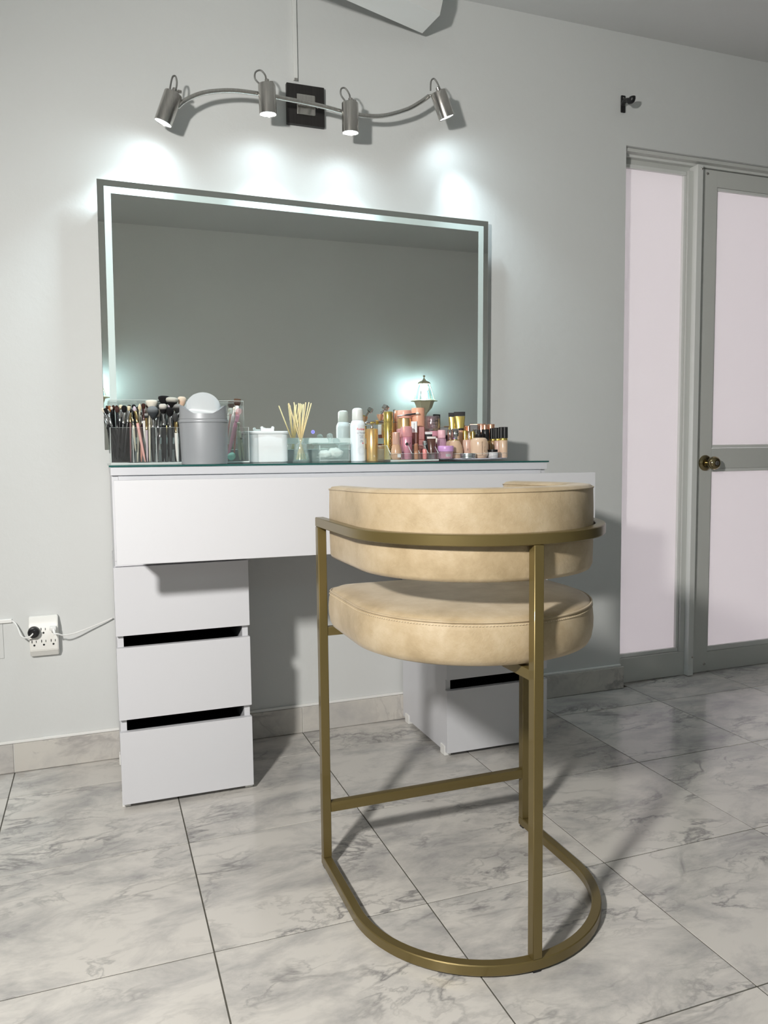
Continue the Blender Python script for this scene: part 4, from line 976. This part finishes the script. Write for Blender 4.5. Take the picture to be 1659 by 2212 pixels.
e0, e1 = at(790, 913, -0.150), at(862, 912, -0.095)
bdy = obj('airbrush_body', lathe([(0, 0), (0.0030, 0.0), (0.0060, 0.010), (0.0066, 0.020), (0.0066, 0.070), (0.0055, 0.074), (0.0055, 0.085), (0.0035, 0.095), (0, (e1-e0).length)], e0, 20, axis=(e1-e0)), CHROME, ab, smooth=True)
obj('coupling', lathe([(0, 1.07*H), (0.0036, 1.07*H), (0.0036, zt_-c.z-0.0045), (0, zt_-c.z-0.0045)], c, 14), CHROME, ab, smooth=True)
cp = at(821, 903, -0.120)
obj('colour_cup', lathe([(0, -0.012), (0.0035, -0.012), (0.0048, -0.006), (0.0088, 0.0), (0.0108, 0.006), (0.0112, 0.012), (0.0098, 0.012), (0, 0.006)], (cp.x, cp.y, cp.z), 26), COPPER, ab, smooth=True)
cb = at(833, 880.5, -0.118)
cub = bx(-0.0085, 0.0085, -0.0085, 0.0085, -0.0075, 0.0075, 0.0018)
for v in cub.verts: v.co = Matrix.Rotation(0.6, 3, 'Y') @ (Matrix.Rotation(0.5, 3, 'Z') @ v.co) + cb
lidc = obj('cup_lid', cub, CHROME, ab)
obj('lid_neck', tube([(cp.x+0.003, cp.y, cp.z+0.010), cb+Vector((-0.006, 0, -0.006))], 0.0036, 10, smoothed=False), CHROME, lidc, smooth=True)
lv = at(851, 890, -0.102)
obj('trigger', tube([(lv.x, lv.y, zt_), (lv.x-0.001, lv.y, zt_+0.012), (lv.x+0.001, lv.y, lv.z+0.006)], 0.0022, 8, bm=lathe([(0, -0.003), (0.004, -0.001), (0.004, 0.001), (0, 0.003)], (lv.x+0.001, lv.y, lv.z+0.006), 12)), CHROME, ab, smooth=True)
nz0, nz1 = at(795, 899, -0.138), at(806, 896, -0.130)
obj('gold_trim', lathe([(0.0070, 0.040), (0.0074, 0.041), (0.0074, 0.050), (0.0070, 0.051)], e0, 20, axis=(e1-e0)), YGOLD, bdy, smooth=True)

# ---------------------------------------------------------------- cosmetics: clear step organiser
fa0, fb0 = at(843.5, 1000, -0.275), at(948, 1000, -0.275)
ox0, ox1 = fa0.x, fb0.x; oy0, oy1 = -0.275, -0.150; oz = zb((ox0+ox1)/2)+0.0008
org = thing('cosmetic_organizer', ((ox0+ox1)/2, -0.21, oz), 'clear acrylic tray with sloped dividers holding lip colours', 'organizer')
obj('tray_base', bx(ox0, ox1, oy0, oy1, oz, oz+0.0050, 0.0006), CLEAR, org)
zf = at(900, 979.5, -0.275).z
obj('front_wall', bx(ox0, ox1, oy0, oy0+0.002, oz+0.0053, zf, 0.0004), CLEAR, org)
obj('back_wall', bx(ox0, ox1, oy1-0.002, oy1, oz+0.0053, oz+0.050, 0.0004), CLEAR, org)
OD = [ox0, at(889.5, 990, -0.275).x, at(906.5, 990, -0.275).x, at(925, 990, -0.275).x, ox1-0.002]
for xx in OD:
    poly = [(oy0+0.0023, oz+0.0053), (oy0+0.0023, zf), (oy0+0.034, oz+0.050), (oy1-0.0023, oz+0.050), (oy1-0.0023, oz+0.0053)]
    obj('divider', extrude(poly, 'x', xx, xx+0.002), CLEAR, org)
zo = oz+0.0054
eg = bx(ox0, ox1, oy0, oy0+0.002, zf+0.0001, zf+0.0008)
for xx in OD:
    q = [Vector((xx+0.001, oy0+0.0023, zf+0.0006)), Vector((xx+0.001, oy0+0.034, oz+0.0506)), Vector((xx+0.001, oy1-0.0023, oz+0.0506))]
    sweep(q, [(-0.001, -0.0004), (0.001, -0.0004), (0.001, 0.0004), (-0.001, 0.0004)], bm=eg)
bx(ox0, ox1, oy0-0.0006, oy0-0.0001, oz, oz+0.0045, bm=eg)
obj('edge_strip', eg, CGLINT, org)  # edge highlights of the tray, laid on as pale strips

def put(u0, u1, vt, vb, Y, base):
    c = at((u0+u1)/2, vb, Y); hw = (at(u1, vb, Y)-at(u0, vb, Y)).length*0.955/2
    tp = at((u0+u1)/2, vt, Y)
    return Vector((c.x, Y, base)), hw, tp.z-base
def relv(v, u, Y, c, H): return (at(u, v, Y).z-c.z)/H
def bottle(name, label, cat, u0, u1, vt, vb, Y, base, parts, group=None, sy=1.0, n=26):
    """parts: (part name, profile in (radius, height) fractions, material)"""
    c, R, H = put(u0, u1, vt, vb, Y, base)
    t = thing(name, c, label, cat, group)
    ch_ = []
    for nm, pf, m in parts:
        ch_.append(prof_obj(nm, pf, c, R, H, m, t, n, sy=sy))
    return t, c, R, H
INK = mat('black_print', (0.02, 0.018, 0.02), 0.5)
# gold mascara with vertical lettering
c, R, H = put(829, 850, 889, 996, -0.172, zo)
ms = thing('mascara', c, 'tall shiny gold mascara tube with black vertical lettering', 'mascara')
prof_obj('tube_body', [(0, 0), (.95, 0), (1, .008), (1, .775), (.97, .779), (0, .779)], c, R*.92, H, YGOLD, ms, 30)
prof_obj('tube_cap', [(0, .783), (.98, .783), (1.0, .79), (1.0, .985), (.93, .997), (0, 1.0)], c, R*.92, H, YGOLD, ms, 30)
text_on_round('lettering', 'DANGEROUSS', 0.0125, c, R*.92, c.z+H*.345, facing(c)+0.52, INK, ms, vertical=True)
tag(obj('lip_pencil', cyl(at(849.5, 990, -0.163)*1.0, 0.0030, 0.095, 12, 0.0006), mat('orange_lacquer', (0.75, 0.30, 0.06), 0.25), smooth=True), 'thin orange pencil behind the gold mascara', 'pencil')
bpy.data.objects['lip_pencil'].location.z += zo-at(849.5, 990, -0.163).z

PEACHCAP = mat('rose_gold_cap', (0.80, 0.48, 0.38), 0.25, 0.35); TAN = mat('tan_liquid', (0.58, 0.36, 0.235), 0.22, coat=0.5)
t_, c, R, H = bottle('foundation_bottle', 'tan foundation bottle with a rose cap and white sticker in the clear tray', 'bottle', 844.5, 868, 934, 995, -0.252, zo,
   [('bottle_body', [(0, 0), (.70, 0), (.78, .02), (.96, .10), (1, .22), (.92, .36), (.74, .52), (.66, .56), (0, .56)], TAN),
    ('bottle_cap', [(0, .565), (.66, .565), (.70, .58), (.67, .985), (.60, 1), (0, 1)], PEACHCAP)])
stk = bx(-0.0052, 0.0052, -0.0004, 0.0, -0.0052, 0.0052)
sk = at(861.5, 984.5, -0.268)
for v in stk.verts: v.co = Matrix.Rotation(facing(c)+PI/2+0.2, 3, 'Z') @ v.co + Vector((c.x, c.y, 0)) + Vector((math.cos(facing(c)+0.5)*R*1.04, math.sin(facing(c)+0.5)*R*1.04, sk.z))
obj('sticker', stk, mat('paper_white', (0.8, 0.8, 0.82), 0.6), t_)

PINKM = mat('pink_metallic', (0.78, 0.36, 0.46), 0.28, 0.45); PINKC = clear('pink_clear_cap', (1.0, 0.74, 0.78), 0.10, body=0.45, bodycol=(0.85, 0.52, 0.56))
t_, c, R, H = bottle('setting_spray', 'pink metallic spray bottle with a frosted cap and black logo', 'bottle', 866.5, 890.5, 921, 995, -0.225, zo,
   [('bottle_body', [(0, 0), (.93, 0), (.96, .015), (.94, .20), (.98, .21), (.98, .66), (.90, .68), (0, .68)], PINKM),
    ('bottle_cap', [(0, .685), (1.0, .685), (1.02, .70), (.99, .95), (.90, .99), (.6, 1.0), (0, 1.0)], PINKC)])
text_on_round('logo_print', '\u25cf\u2044\u2044', 0.0135, c, R*.985, c.z+H*.455, facing(c)+0.22, INK, t_)
text_on_round('logo_print', 'ONE/SIZE', 0.0050, c, R*.985, c.z+H*.13, facing(c)-0.75, INK, t_, vertical=True)
bottle('lip_oil', 'pale pink tube half hidden behind the pink spray bottle', 'bottle', 856, 872, 926, 995, -0.185, zo,
   [('tube_body', [(0, 0), (.95, 0), (1, .02), (.98, .70), (0, .70)], mat('pink_soft', (0.80, 0.45, 0.50), 0.3)), ('tube_cap', [(0, .705), (.9, .705), (.92, .72), (.85, .97), (.4, 1.0), (0, 1.0)], PINKC)])

# lip colours in the tray
BROWNL = mat('brown_lip', (0.20, 0.075, 0.06), 0.22, coat=0.4); REDL = mat('brick_lip', (0.33, 0.075, 0.065), 0.25, coat=0.3)
WCAP = mat('white_cap_print', (0.78, 0.80, 0.80), 0.4)
c, R, H = put(888.5, 902.5, 910.5, 990, -0.198, zo)
t_ = thing('liquid_lipstick', c, 'square brown liquid lipstick with a white cap', 'lipstick')
def sq(c, hw, z0, z1, bev=0.0008):
    a = facing(c)+PI/2
    bm = bx(-hw, hw, -hw*.8, hw*.8, z0, z1, bev)
    for v in bm.verts: v.co = Matrix.Rotation(a-0.12, 3, 'Z') @ v.co + Vector((c.x, c.y, 0))
    return bm
obj('tube_body', sq(c, R*.80, c.z, c.z+H*.70), BROWNL, t_)
obj('tube_cap', sq(c, R*.86, c.z+H*.705, c.z+H), WCAP, t_)
me = text_mesh('MAYBELLINE', 0.0046); me.transform(Matrix.Rotation(PI/2, 4, 'Z')); me.transform(Matrix.Rotation(PI/2, 4, 'X')); me.transform(Matrix.Translation((0.001, -R*.86*.8-0.0005, 0))); me.transform(Matrix.Rotation(facing(c)+PI/2-0.12, 4, 'Z')); me.transform(Matrix.Translation((c.x, c.y, c.z+H*.85)))
link('cap_print', me, GRP, t_)
c, R, H = put(902.5, 918.5, 922, 990, -0.185, zo)
t_ = thing('liquid_lipstick', c, 'tall brick red liquid lipstick tube with faint lettering', 'lipstick')
obj('tube_body', sq(c, R*.86, c.z, c.z+H*.60), REDL, t_); obj('tube_cap', sq(c, R*.86, c.z+H*.602, c.z+H), REDL, t_)
me = text_mesh('MATTE INK', 0.0040); me.transform(Matrix.Rotation(PI/2, 4, 'Z')); me.transform(Matrix.Rotation(PI/2, 4, 'X')); me.transform(Matrix.Translation((0, -R*.86*.8-0.0005, 0))); me.transform(Matrix.Rotation(facing(c)+PI/2-0.12, 4, 'Z')); me.transform(Matrix.Translation((c.x, c.y, c.z+H*.72)))
link('tube_print', me, mat('rose_print', (0.55, 0.25, 0.22), 0.5), t_)
bottle('lip_gloss', 'small caramel brown lip gloss at the front of the tray', 'lip gloss', 894.5, 904, 958, 994, -0.258, zo,
   [('tube_body', seg(0, .52, .92), mat('caramel', (0.50, 0.25, 0.14), 0.2, coat=0.5)), ('tube_cap', [(0, .525), (.95, .525), (1, .54), (.9, .97), (.6, 1.0), (0, 1.0)], mat('caramel_cap', (0.46, 0.22, 0.13), 0.25, 0.3))])
bottle('lip_gloss', 'coral lip gloss with a clear ball cap in the tray', 'lip gloss', 912.5, 922.5, 952, 994, -0.258, zo,
   [('tube_body', [(0, 0), (.75, 0), (.85, .03), (.95, .48), (.80, .55), (0, .55)], mat('coral', (0.85, 0.30, 0.28), 0.25, coat=0.4)),
    ('clear_neck', seg(.555, .74, .55), CLEARG), ('ball_cap', [(0, .745), (.5, .745), (.9, .80), (1, .87), (.9, .94), (.5, .99), (0, 1.0)], CHROME)])
def squeeze(name, label, u0, u1, vt, vb, Y, base, body, capm, crimp, capfrac=0.22, cat='tube'):
    c, R, H = put(u0, u1, vt, vb, Y, base); t = thing(name, c, label, cat)
    a = facing(c)+PI/2; rot = Matrix.Rotation(a, 3, 'Z')
    def rg(w, d, z): return [rot @ Vector((w*math.cos(2*PI*k/20), d*math.sin(2*PI*k/20), 0))+Vector((c.x, c.y, c.z+z*H)) for k in range(20)]
    obj('tube_cap', loft([rg(R*.66, R*.66, 0), rg(R*.70, R*.70, .01), rg(R*.70, R*.70, capfrac)]), capm, t, smooth=True)
    obj('tube_body', loft([rg(R*.68, R*.68, capfrac+.004), rg(R*.76, R*.62, .45), rg(R*.88, R*.36, .75), rg(R*.98, R*.08, .905)]), body, t, smooth=True)
    obj('crimp', loft([rg(R*.985, R*.075, .908), rg(R*1.0, R*.07, 1.0)]), crimp, t, smooth=True)
    return t, c, R, H
squeeze('squeeze_tube', 'dark brown squeeze tube with a pale crimp standing in the tray', 923, 941.5, 943, 992, -0.252, zo, mat('dark_brown_tube', (0.10, 0.045, 0.035), 0.25, coat=0.4), CLEARG, mat('pale_crimp', (0.72, 0.66, 0.63), 0.4))
squeeze('squeeze_tube', 'black squeeze tube with a silver crimp behind the brown tube', 918.5, 934, 932.5, 992, -0.195, zo, MATTEBLACK, BLACK, mat('silver_crimp', (0.72, 0.70, 0.70), 0.35))
bottle('doe_foot_applicator', 'thin applicator with a round cream tip at the right end of the tray', 'applicator', 941.2, 946.0, 946, 992, -0.180, zo,
   [('stem', seg(0, .72, .62), BROWNL), ('tip', [(0, .722), (.7, .722), (.95, .80), (1, .90), (.7, .98), (0, 1.0)], mat('cream_tip', (0.85, 0.80, 0.72), 0.6))])
# behind the tray
PEACH = mat('peach_plastic', (0.86, 0.45, 0.30), 0.32, coat=0.3); PEACHL = mat('peach_lid', (0.88, 0.46, 0.36), 0.3)
zd = zb(1.25)
bottle('peach_can', 'tall peach cosmetic tube standing behind the brick red lipstick', 'tube', 890, 917.5, 881.5, 998, -0.122, zd,
   [('can_body', [(0, 0), (.98, 0), (1, .01), (1, .64), (0, .64)], PEACH), ('can_cap', [(0, .645), (.99, .645), (1.0, .65), (1.0, .985), (.96, 1.0), (0, 1.0)], PEACH)], n=32)
bottle('body_cream_jar', 'gold jar with a peach lid behind the pink spray bottle', 'jar', 860, 889, 886.5, 998, -0.118, zd,
   [('jar_body', [(0, 0), (.95, 0), (1, .01), (1, .80), (.95, .84), (0, .84)], GOLDM), ('jar_lid', [(0, .845), (.97, .845), (1.0, .855), (1.0, .97), (.93, 1.0), (0, 1.0)], PEACHL)], n=32)
# a loose double ended brush lying across the lids
A, B = at(858, 899, -0.128), at(906, 892.5, -0.158)
zl = max(A.z, B.z)
lay = thing('spoolie_brush', A, 'black double ended brush lying across the gold jar', 'brush')
ax = (B-A).normalized(); Lb = (B-A).length
obj('handle', lathe([(0, Lb*.32), (0.0026, Lb*.32), (0.0030, Lb*.55), (0.0026, Lb*.84), (0, Lb*.84)], A, 12, axis=ax), BLK, lay, smooth=True)
obj('ferrule', lathe([(0, 0), (0.0022, 0), (0.0024, Lb*.318), (0, Lb*.318)], A, 12, axis=ax), SILVERF, lay, smooth=True)
obj('bristles', lathe([(0, Lb*.842), (0.0024, Lb*.842), (0.0034, Lb*.90), (0.0030, Lb*.97), (0, Lb)], A, 12, axis=ax), whitehair, lay, smooth=True)
# pink toner bottle with a clear cap and lettering
PKL = mat('pink_liquid', (0.74, 0.34, 0.43), 0.15, coat=0.5)
t_, c, R, H = bottle('toner_bottle', 'pink toner bottle with a clear top and black lettering', 'bottle', 917.5, 949.5, 898.5, 998, -0.120, zb(1.36),
   [('bottle_body', [(0, 0), (.95, 0), (1, .015), (1, .66), (0, .66)], PKL),
    ('clear_shoulder', [(0, .663), (1, .663), (1.0, .96), (.95, .995), (.88, 1.0), (.55, 1.0)], clear('clear_rose', (0.95, 0.88, 0.90), 0.16, body=0.10, bodycol=(0.6, 0.5, 0.55))),
    ('inner_cap', seg(.72, .985, .62), mat('silver_rose_cap', (0.72, 0.62, 0.64), 0.12, 0.9))], n=34)
text_on_round('brand_print', 'LANC\u00d4ME', 0.0078, c, R, c.z+H*.88, facing(c)+0.25, INK, t_)
text_on_round('name_print', 'TONIQUE', 0.0036, c, R, c.z+H*.81, facing(c)+0.35, INK, t_)

# ---------------------------------------------------------------- turntable and the things on it
tc0 = Vector((at(1022, 990, -0.185).x, -0.185, zb(at(1022, 990, -0.185).x)+0.0012))
RT = 0.1130
tt = thing('turntable', tc0, 'round clear turntable tray crowded with foundation bottles', 'turntable')
obj('foot_ring', lathe([(RT*.60, 0.0), (RT*.75, 0), (RT*.75, 0.0030), (RT*.60, 0.0030)], tc0, 40), WPLAST, tt, smooth=True)
obj('tray_plate', lathe([(0, 0.0033), (RT*.97, 0.0033), (RT, 0.0045), (RT, 0.0068), (0, 0.0068)], tc0, 56), mat('lilac_tint_acrylic', (0.60, 0.58, 0.66), 0.2, spec=0.6), tt, smooth=True)
rim = obj('tray_rim', lathe([(RT-0.0022, 0.0070), (RT, 0.0070), (RT, 0.0215), (RT-0.0011, 0.0223), (RT-0.0022, 0.0215)], tc0, 56), CLEAR, tt, smooth=True)
obj('rim_highlight', lathe([(RT-0.0022, 0.0225), (RT+0.0002, 0.0225), (RT+0.0002, 0.0233), (RT-0.0022, 0.0233), (RT-0.0022, 0.0225)], tc0, 56), CGLINT, rim, smooth=True)
for a in (-2.02, -1.08):
    obj('rim_rib', tube([(tc0.x+(RT+0.0012)*math.cos(a), tc0.y+(RT+0.0012)*math.sin(a), tc0.z+z) for z in (0.006, 0.0205)], 0.0008, 6, smoothed=False), mat('rim_dark', (0.25, 0.24, 0.28), 0.3), rim)
zt = tc0.z+0.0070
BEIGE = mat('beige_liquid', (0.62, 0.43, 0.29), 0.2, coat=0.5); BEIGE2 = mat('light_beige_liquid', (0.74, 0.53, 0.38), 0.2, coat=0.5); BEIGE3 = mat('pink_beige_liquid', (0.66, 0.44, 0.36), 0.25, coat=0.4)
PINKCAP = mat('baby_pink_cap', (0.84, 0.50, 0.55), 0.35); PALEPK = clear('pale_pink_bottle', (1.0, 0.82, 0.88), 0.12, body=0.50, bodycol=(0.72, 0.46, 0.56))
LILAC = mat('lilac_lid', (0.66, 0.36, 0.68), 0.3); CHR2 = mat('soft_chrome', (0.78, 0.74, 0.74), 0.10, 1.0)
t_, c, R, H = bottle('serum_bottle', 'pale pink bottle with a square pink cap beside the lilac jar', 'bottle', 944.8, 964, 929, 988, -0.212, zt,
   [('bottle_body', [(0, 0), (.95, 0), (1, .03), (1, .62), (.92, .70), (.6, .715), (0, .715)], PALEPK), ('bottle_cap', [(0, .72), (.80, .72), (.83, .73), (.82, .99), (.78, 1.0), (0, 1.0)], PINKCAP)])
text_on_round('label_print', 'glow', 0.0060, c, R, c.z+H*.42, facing(c)+0.2, GRP, t_)
c, R, H = put(947, 979.5, 963, 990, -0.245, zt)
t_ = thing('cream_jar', c, 'pink cream jar with a lilac lid at the front of the turntable', 'jar')
prof_obj('jar_body', [(0, 0), (.80, 0), (.86, .03), (.92, .50), (.90, .555), (0, .555)], c, R, H, PALEPK, t_, 36)
prof_obj('jar_lid', [(0, .56), (.98, .56), (1.0, .58), (1.0, .95), (.95, 1.0), (0, 1.0)], c, R, H, LILAC, t_, 36)
lbm = bx(-1, 1, -1, 1, -1, 1); me = bpy.data.meshes.new('jar_label')
lbm.free(); lbm = bmesh.new()
gv = [[lbm.verts.new((-0.0085+0.017*i/8, -0.0045+0.009*j, 0.0002)) for j in (0, 1)] for i in range(9)]
for i in range(8): lbm.faces.new((gv[i][0], gv[i+1][0], gv[i+1][1], gv[i][1]))
bmesh.ops.solidify(lbm, geom=lbm.faces[:], thickness=0.0002); lbm.to_mesh(me); lbm.free()
text_on_round('jar_label', '', 1, c, R*.915, c.z+H*.27, facing(c)+0.35, mat('paper_label', (0.80, 0.80, 0.80), 0.5), t_, mesh=me)
text_on_round('label_print', 'GLOW', 0.0045, c, R*.92, c.z+H*.27, facing(c)+0.35, GRP, t_)
bottle('metal_tin', 'flat round silver tin at the front of the turntable', 'tin', 994, 1027, 979, 990.5, -0.262, zt,
   [('tin_body', seg(0, .42, .97, .05), mat('tin', (0.62, 0.65, 0.66), 0.28, 0.9)), ('tin_lid', [(0, .44), (1, .44), (1, .93), (.95, 1.0), (0, 1.0)], mat('tin_lid', (0.66, 0.70, 0.71), 0.25, 0.9))], n=36)
for u0, u1, vt, Y, lb_, bm_ in ((961, 984, 928, -0.175, 'foundation bottle with a chrome cap half hidden behind another', BEIGE2), (967.5, 999, 926, -0.212, 'round shouldered beige foundation bottle with a tall chrome cap', BEIGE)):
    t_, c, R, H = bottle('foundation_bottle', lb_, 'bottle', u0, u1, vt, 990, Y, zt,
       [('bottle_body', [(0, 0), (.92, 0), (1, .03), (1, .28), (.93, .40), (.66, .56), (.50, .605), (0, .605)], bm_), ('collar', seg(.608, .63, .50, .004), YGOLD), ('bottle_cap', [(0, .632), (.48, .632), (.50, .64), (.48, .97), (.40, 1.0), (0, 1.0)], CHR2)], 'chrome capped foundations', n=32)
    if Y < -0.2: text_on_round('name_print', 'foundation', 0.0046, c, R, c.z+H*.20, facing(c)+0.1, mat('tan_print', (0.42, 0.27, 0.17), 0.5), t_)
squeeze('squeeze_tube', 'front gold squeeze tube with a black crimp above the chrome caps', 981.5, 1004.5, 889.5, 988, -0.135, zt, YGOLD, MATTEBLACK, MATTEBLACK, 0.58)
squeeze('squeeze_tube', 'rear gold squeeze tube with a black crimp left of the other', 969.5, 986, 891.5, 988, -0.112, zt, YGOLD, MATTEBLACK, MATTEBLACK, 0.58)
c, R, H = put(950, 972, 923, 988, -0.128, zt)
t_ = thing('compact_case', c, 'black box shaped compact standing behind the pink capped bottle', 'compact')
obj('case_body', sq(c, R*.78, c.z, c.z+H*.5), BLACK, t_); obj('case_lid', sq(c, R*.80, c.z+H*.502, c.z+H), BLACK, t_)
bottle('concealer', 'peach tinted concealer with a black base behind the chrome caps', 'concealer', 989.5, 1002, 925, 988, -0.160, zt,
   [('tube_body', seg(0, .40, 1.0), MATTEBLACK), ('tube_window', seg(.402, .93, .96), mat('peach_liquid', (0.62, 0.36, 0.24), 0.25, coat=0.4)), ('tube_top', seg(.932, 1.0, 1.0), MATTEBLACK)])
# lipsticks and gold caps
LIPS = [(1000, 1009, 921.5, -0.118, COPPER, 'leftmost copper lipstick cap behind the gold tubes'), (1009, 1016, 920.5, -0.126, COPPER, 'second copper lipstick cap next to the black box'),
        (1031, 1049, 915.5, -0.120, mat('rose_copper', (0.86, 0.52, 0.40), 0.22, 0.8), 'tall rose gold cap behind the round foundation bottle'), (1042, 1053, 917.5, -0.140, COPPER, 'narrow copper lipstick right of the rose gold cap'), (1053, 1068, 916.5, -0.128, COPPER, 'rightmost copper cap beside the black ribbed caps')]
for u0, u1, vt, Y, m, lb_ in LIPS:
    bottle('lipstick', lb_, 'lipstick', u0, u1, vt, 988, Y, zt, [('case_base', seg(0, .38, 1.0), MATTEBLACK), ('case_ring', seg(.382, .42, .92), YGOLD), ('case_cap', [(0, .422), (.97, .422), (1, .43), (1, .985), (.95, 1.0), (0, 1.0)], m)], 'copper lipsticks')
c, R, H = put(1014.5, 1034, 916.5, 988, -0.146, zt)
t_ = thing('perfume_box', c, 'black square case with a copper top edge behind the round foundation', 'case')
obj('case_body', sq(c, R*.80, c.z, c.z+H*.975), BLACK, t_); obj('case_top', sq(c, R*.80, c.z+H*.977, c.z+H), COPPER, t_)
GT = [(1000, 1009, 930, -0.170, YGOLD, 'gold lipstick tube left of the chrome one'), (1009.5, 1018, 931, -0.180, mat('rose_silver', (0.80, 0.66, 0.60), 0.12, 1.0), 'rose silver lipstick tube between gold tubes'), (1018, 1025, 932, -0.190, YGOLD, 'slim gold tube left of the crystal cap'), (1022, 1034, 927.5, -0.172, CHROME, 'crystal clear chrome cap behind the black pump')]
for u0, u1, vt, Y, m, lb_ in GT:
    bottle('lipstick', lb_, 'lipstick', u0, u1, vt, 989, Y, zt, [('case_base', seg(0, .30, 1.0), BLACK), ('case_ring', seg(.302, .34, .94), m), ('case_cap', [(0, .342), (.97, .342), (1, .35), (1, .985), (.93, 1.0), (0, 1.0)], m)], 'gold lipsticks')
t_, c, R, H = bottle('foundation_tube', 'short pinkish foundation tube with dark letters beside the round bottle', 'bottle', 1000, 1018.5, 950, 989, -0.208, zt,
   [('tube_body', [(0, 0), (.96, 0), (1, .03), (1, .92), (.90, 1.0), (0, 1.0)], BEIGE3)])
text_on_round('lettering', '15', 0.0075, c, R, c.z+H*.46, facing(c)+0.15, INK, t_, vertical=True)
text_on_round('lettering', 'SKIN', 0.0040, c, R, c.z+H*.20, facing(c)+0.15, INK, t_)
t_, c, R, H = bottle('foundation_bottle', 'large round beige foundation bottle with a black pump', 'bottle', 1017, 1053, 936, 990.5, -0.242, zt,
   [('bottle_body', [(0, 0), (.80, 0), (.86, .03), (1.0, .14), (1.0, .63), (.93, .74), (.74, .81), (.45, .825), (0, .825)], BEIGE2),
    ('pump_base', [(0, .83), (.44, .83), (.46, .84), (.45, .955), (.40, .965), (0, .965)], BLACK), ('pump_nozzle', [(0, .967), (.20, .967), (.20, 1.12), (.10, 1.14), (0, 1.14)], BLACK)], n=36)
text_on_round('lettering', 'SKIN FOUNDATION', 0.0048, c, R, c.z+H*.40, facing(c)+0.36, mat('brown_print', (0.20, 0.12, 0.09), 0.5), t_, vertical=True)
text_on_round('lettering', '30ml 1 fl oz', 0.0036, c, R, c.z+H*.36, facing(c)+0.66, mat('brown_print2', (0.25, 0.15, 0.11), 0.5), t_, vertical=True)
bottle('foundation_bottle', 'foundation bottle with a tall plain black cap behind the round one', 'bottle', 1041, 1056.5, 927.5, 989, -0.190, zt,
   [('bottle_body', seg(0, .60, 1.0), mat('brown_glass', (0.20, 0.11, 0.06), 0.15, coat=0.5)), ('bottle_cap', seg(.605, 1.0, 1.0), BLACK)])
def ribbed(u0, u1, vt, Y, lb_, bm_, base_=None):
    c, R, H = put(u0, u1, vt, 990, Y, zt)
    t = thing('foundation_bottle', c, lb_, 'bottle', 'ribbed black cap foundations')
    prof_obj('bottle_body', [(0, 0), (.93, 0), (.97, .02), (.97, .54), (.90, .565), (0, .565)], c, R, H, bm_, t)
    prof_obj('gold_ring', seg(.568, .635, .96, .006), c, R, H, YGOLD, t)
    nb = 40; rg = lambda z, s: [(c.x+s*R*(1 if k % 2 else .93)*math.cos(2*PI*k/nb), c.y+s*R*(1 if k % 2 else .93)*math.sin(2*PI*k/nb), c.z+z*H) for k in range(nb)]
    obj('ribbed_cap', loft([rg(.638, 1.0), rg(.985, 1.0), rg(1.0, .95)]), BLACK, t)
ribbed(1058.5, 1072, 925, -0.176, 'leftmost foundation bottle with a black ribbed cap', mat('amber_liquid', (0.42, 0.25, 0.12), 0.2, coat=0.5))
ribbed(1068, 1082, 924, -0.196, 'middle foundation bottle with a black ribbed cap', BEIGE3)
ribbed(1078, 1096, 922.5, -0.214, 'rightmost foundation bottle with a black ribbed cap', BEIGE2)
bottle('cream_pot', 'small white pot with a black lid at the front right of the turntable', 'pot', 1054.5, 1075, 971, 990, -0.248, zt,
   [('pot_body', seg(0, .68, 1.0, .03), mat('pot_white', (0.72, 0.72, 0.74), 0.25)), ('pot_lid', seg(.70, 1.0, .94, .03), BLACK)])
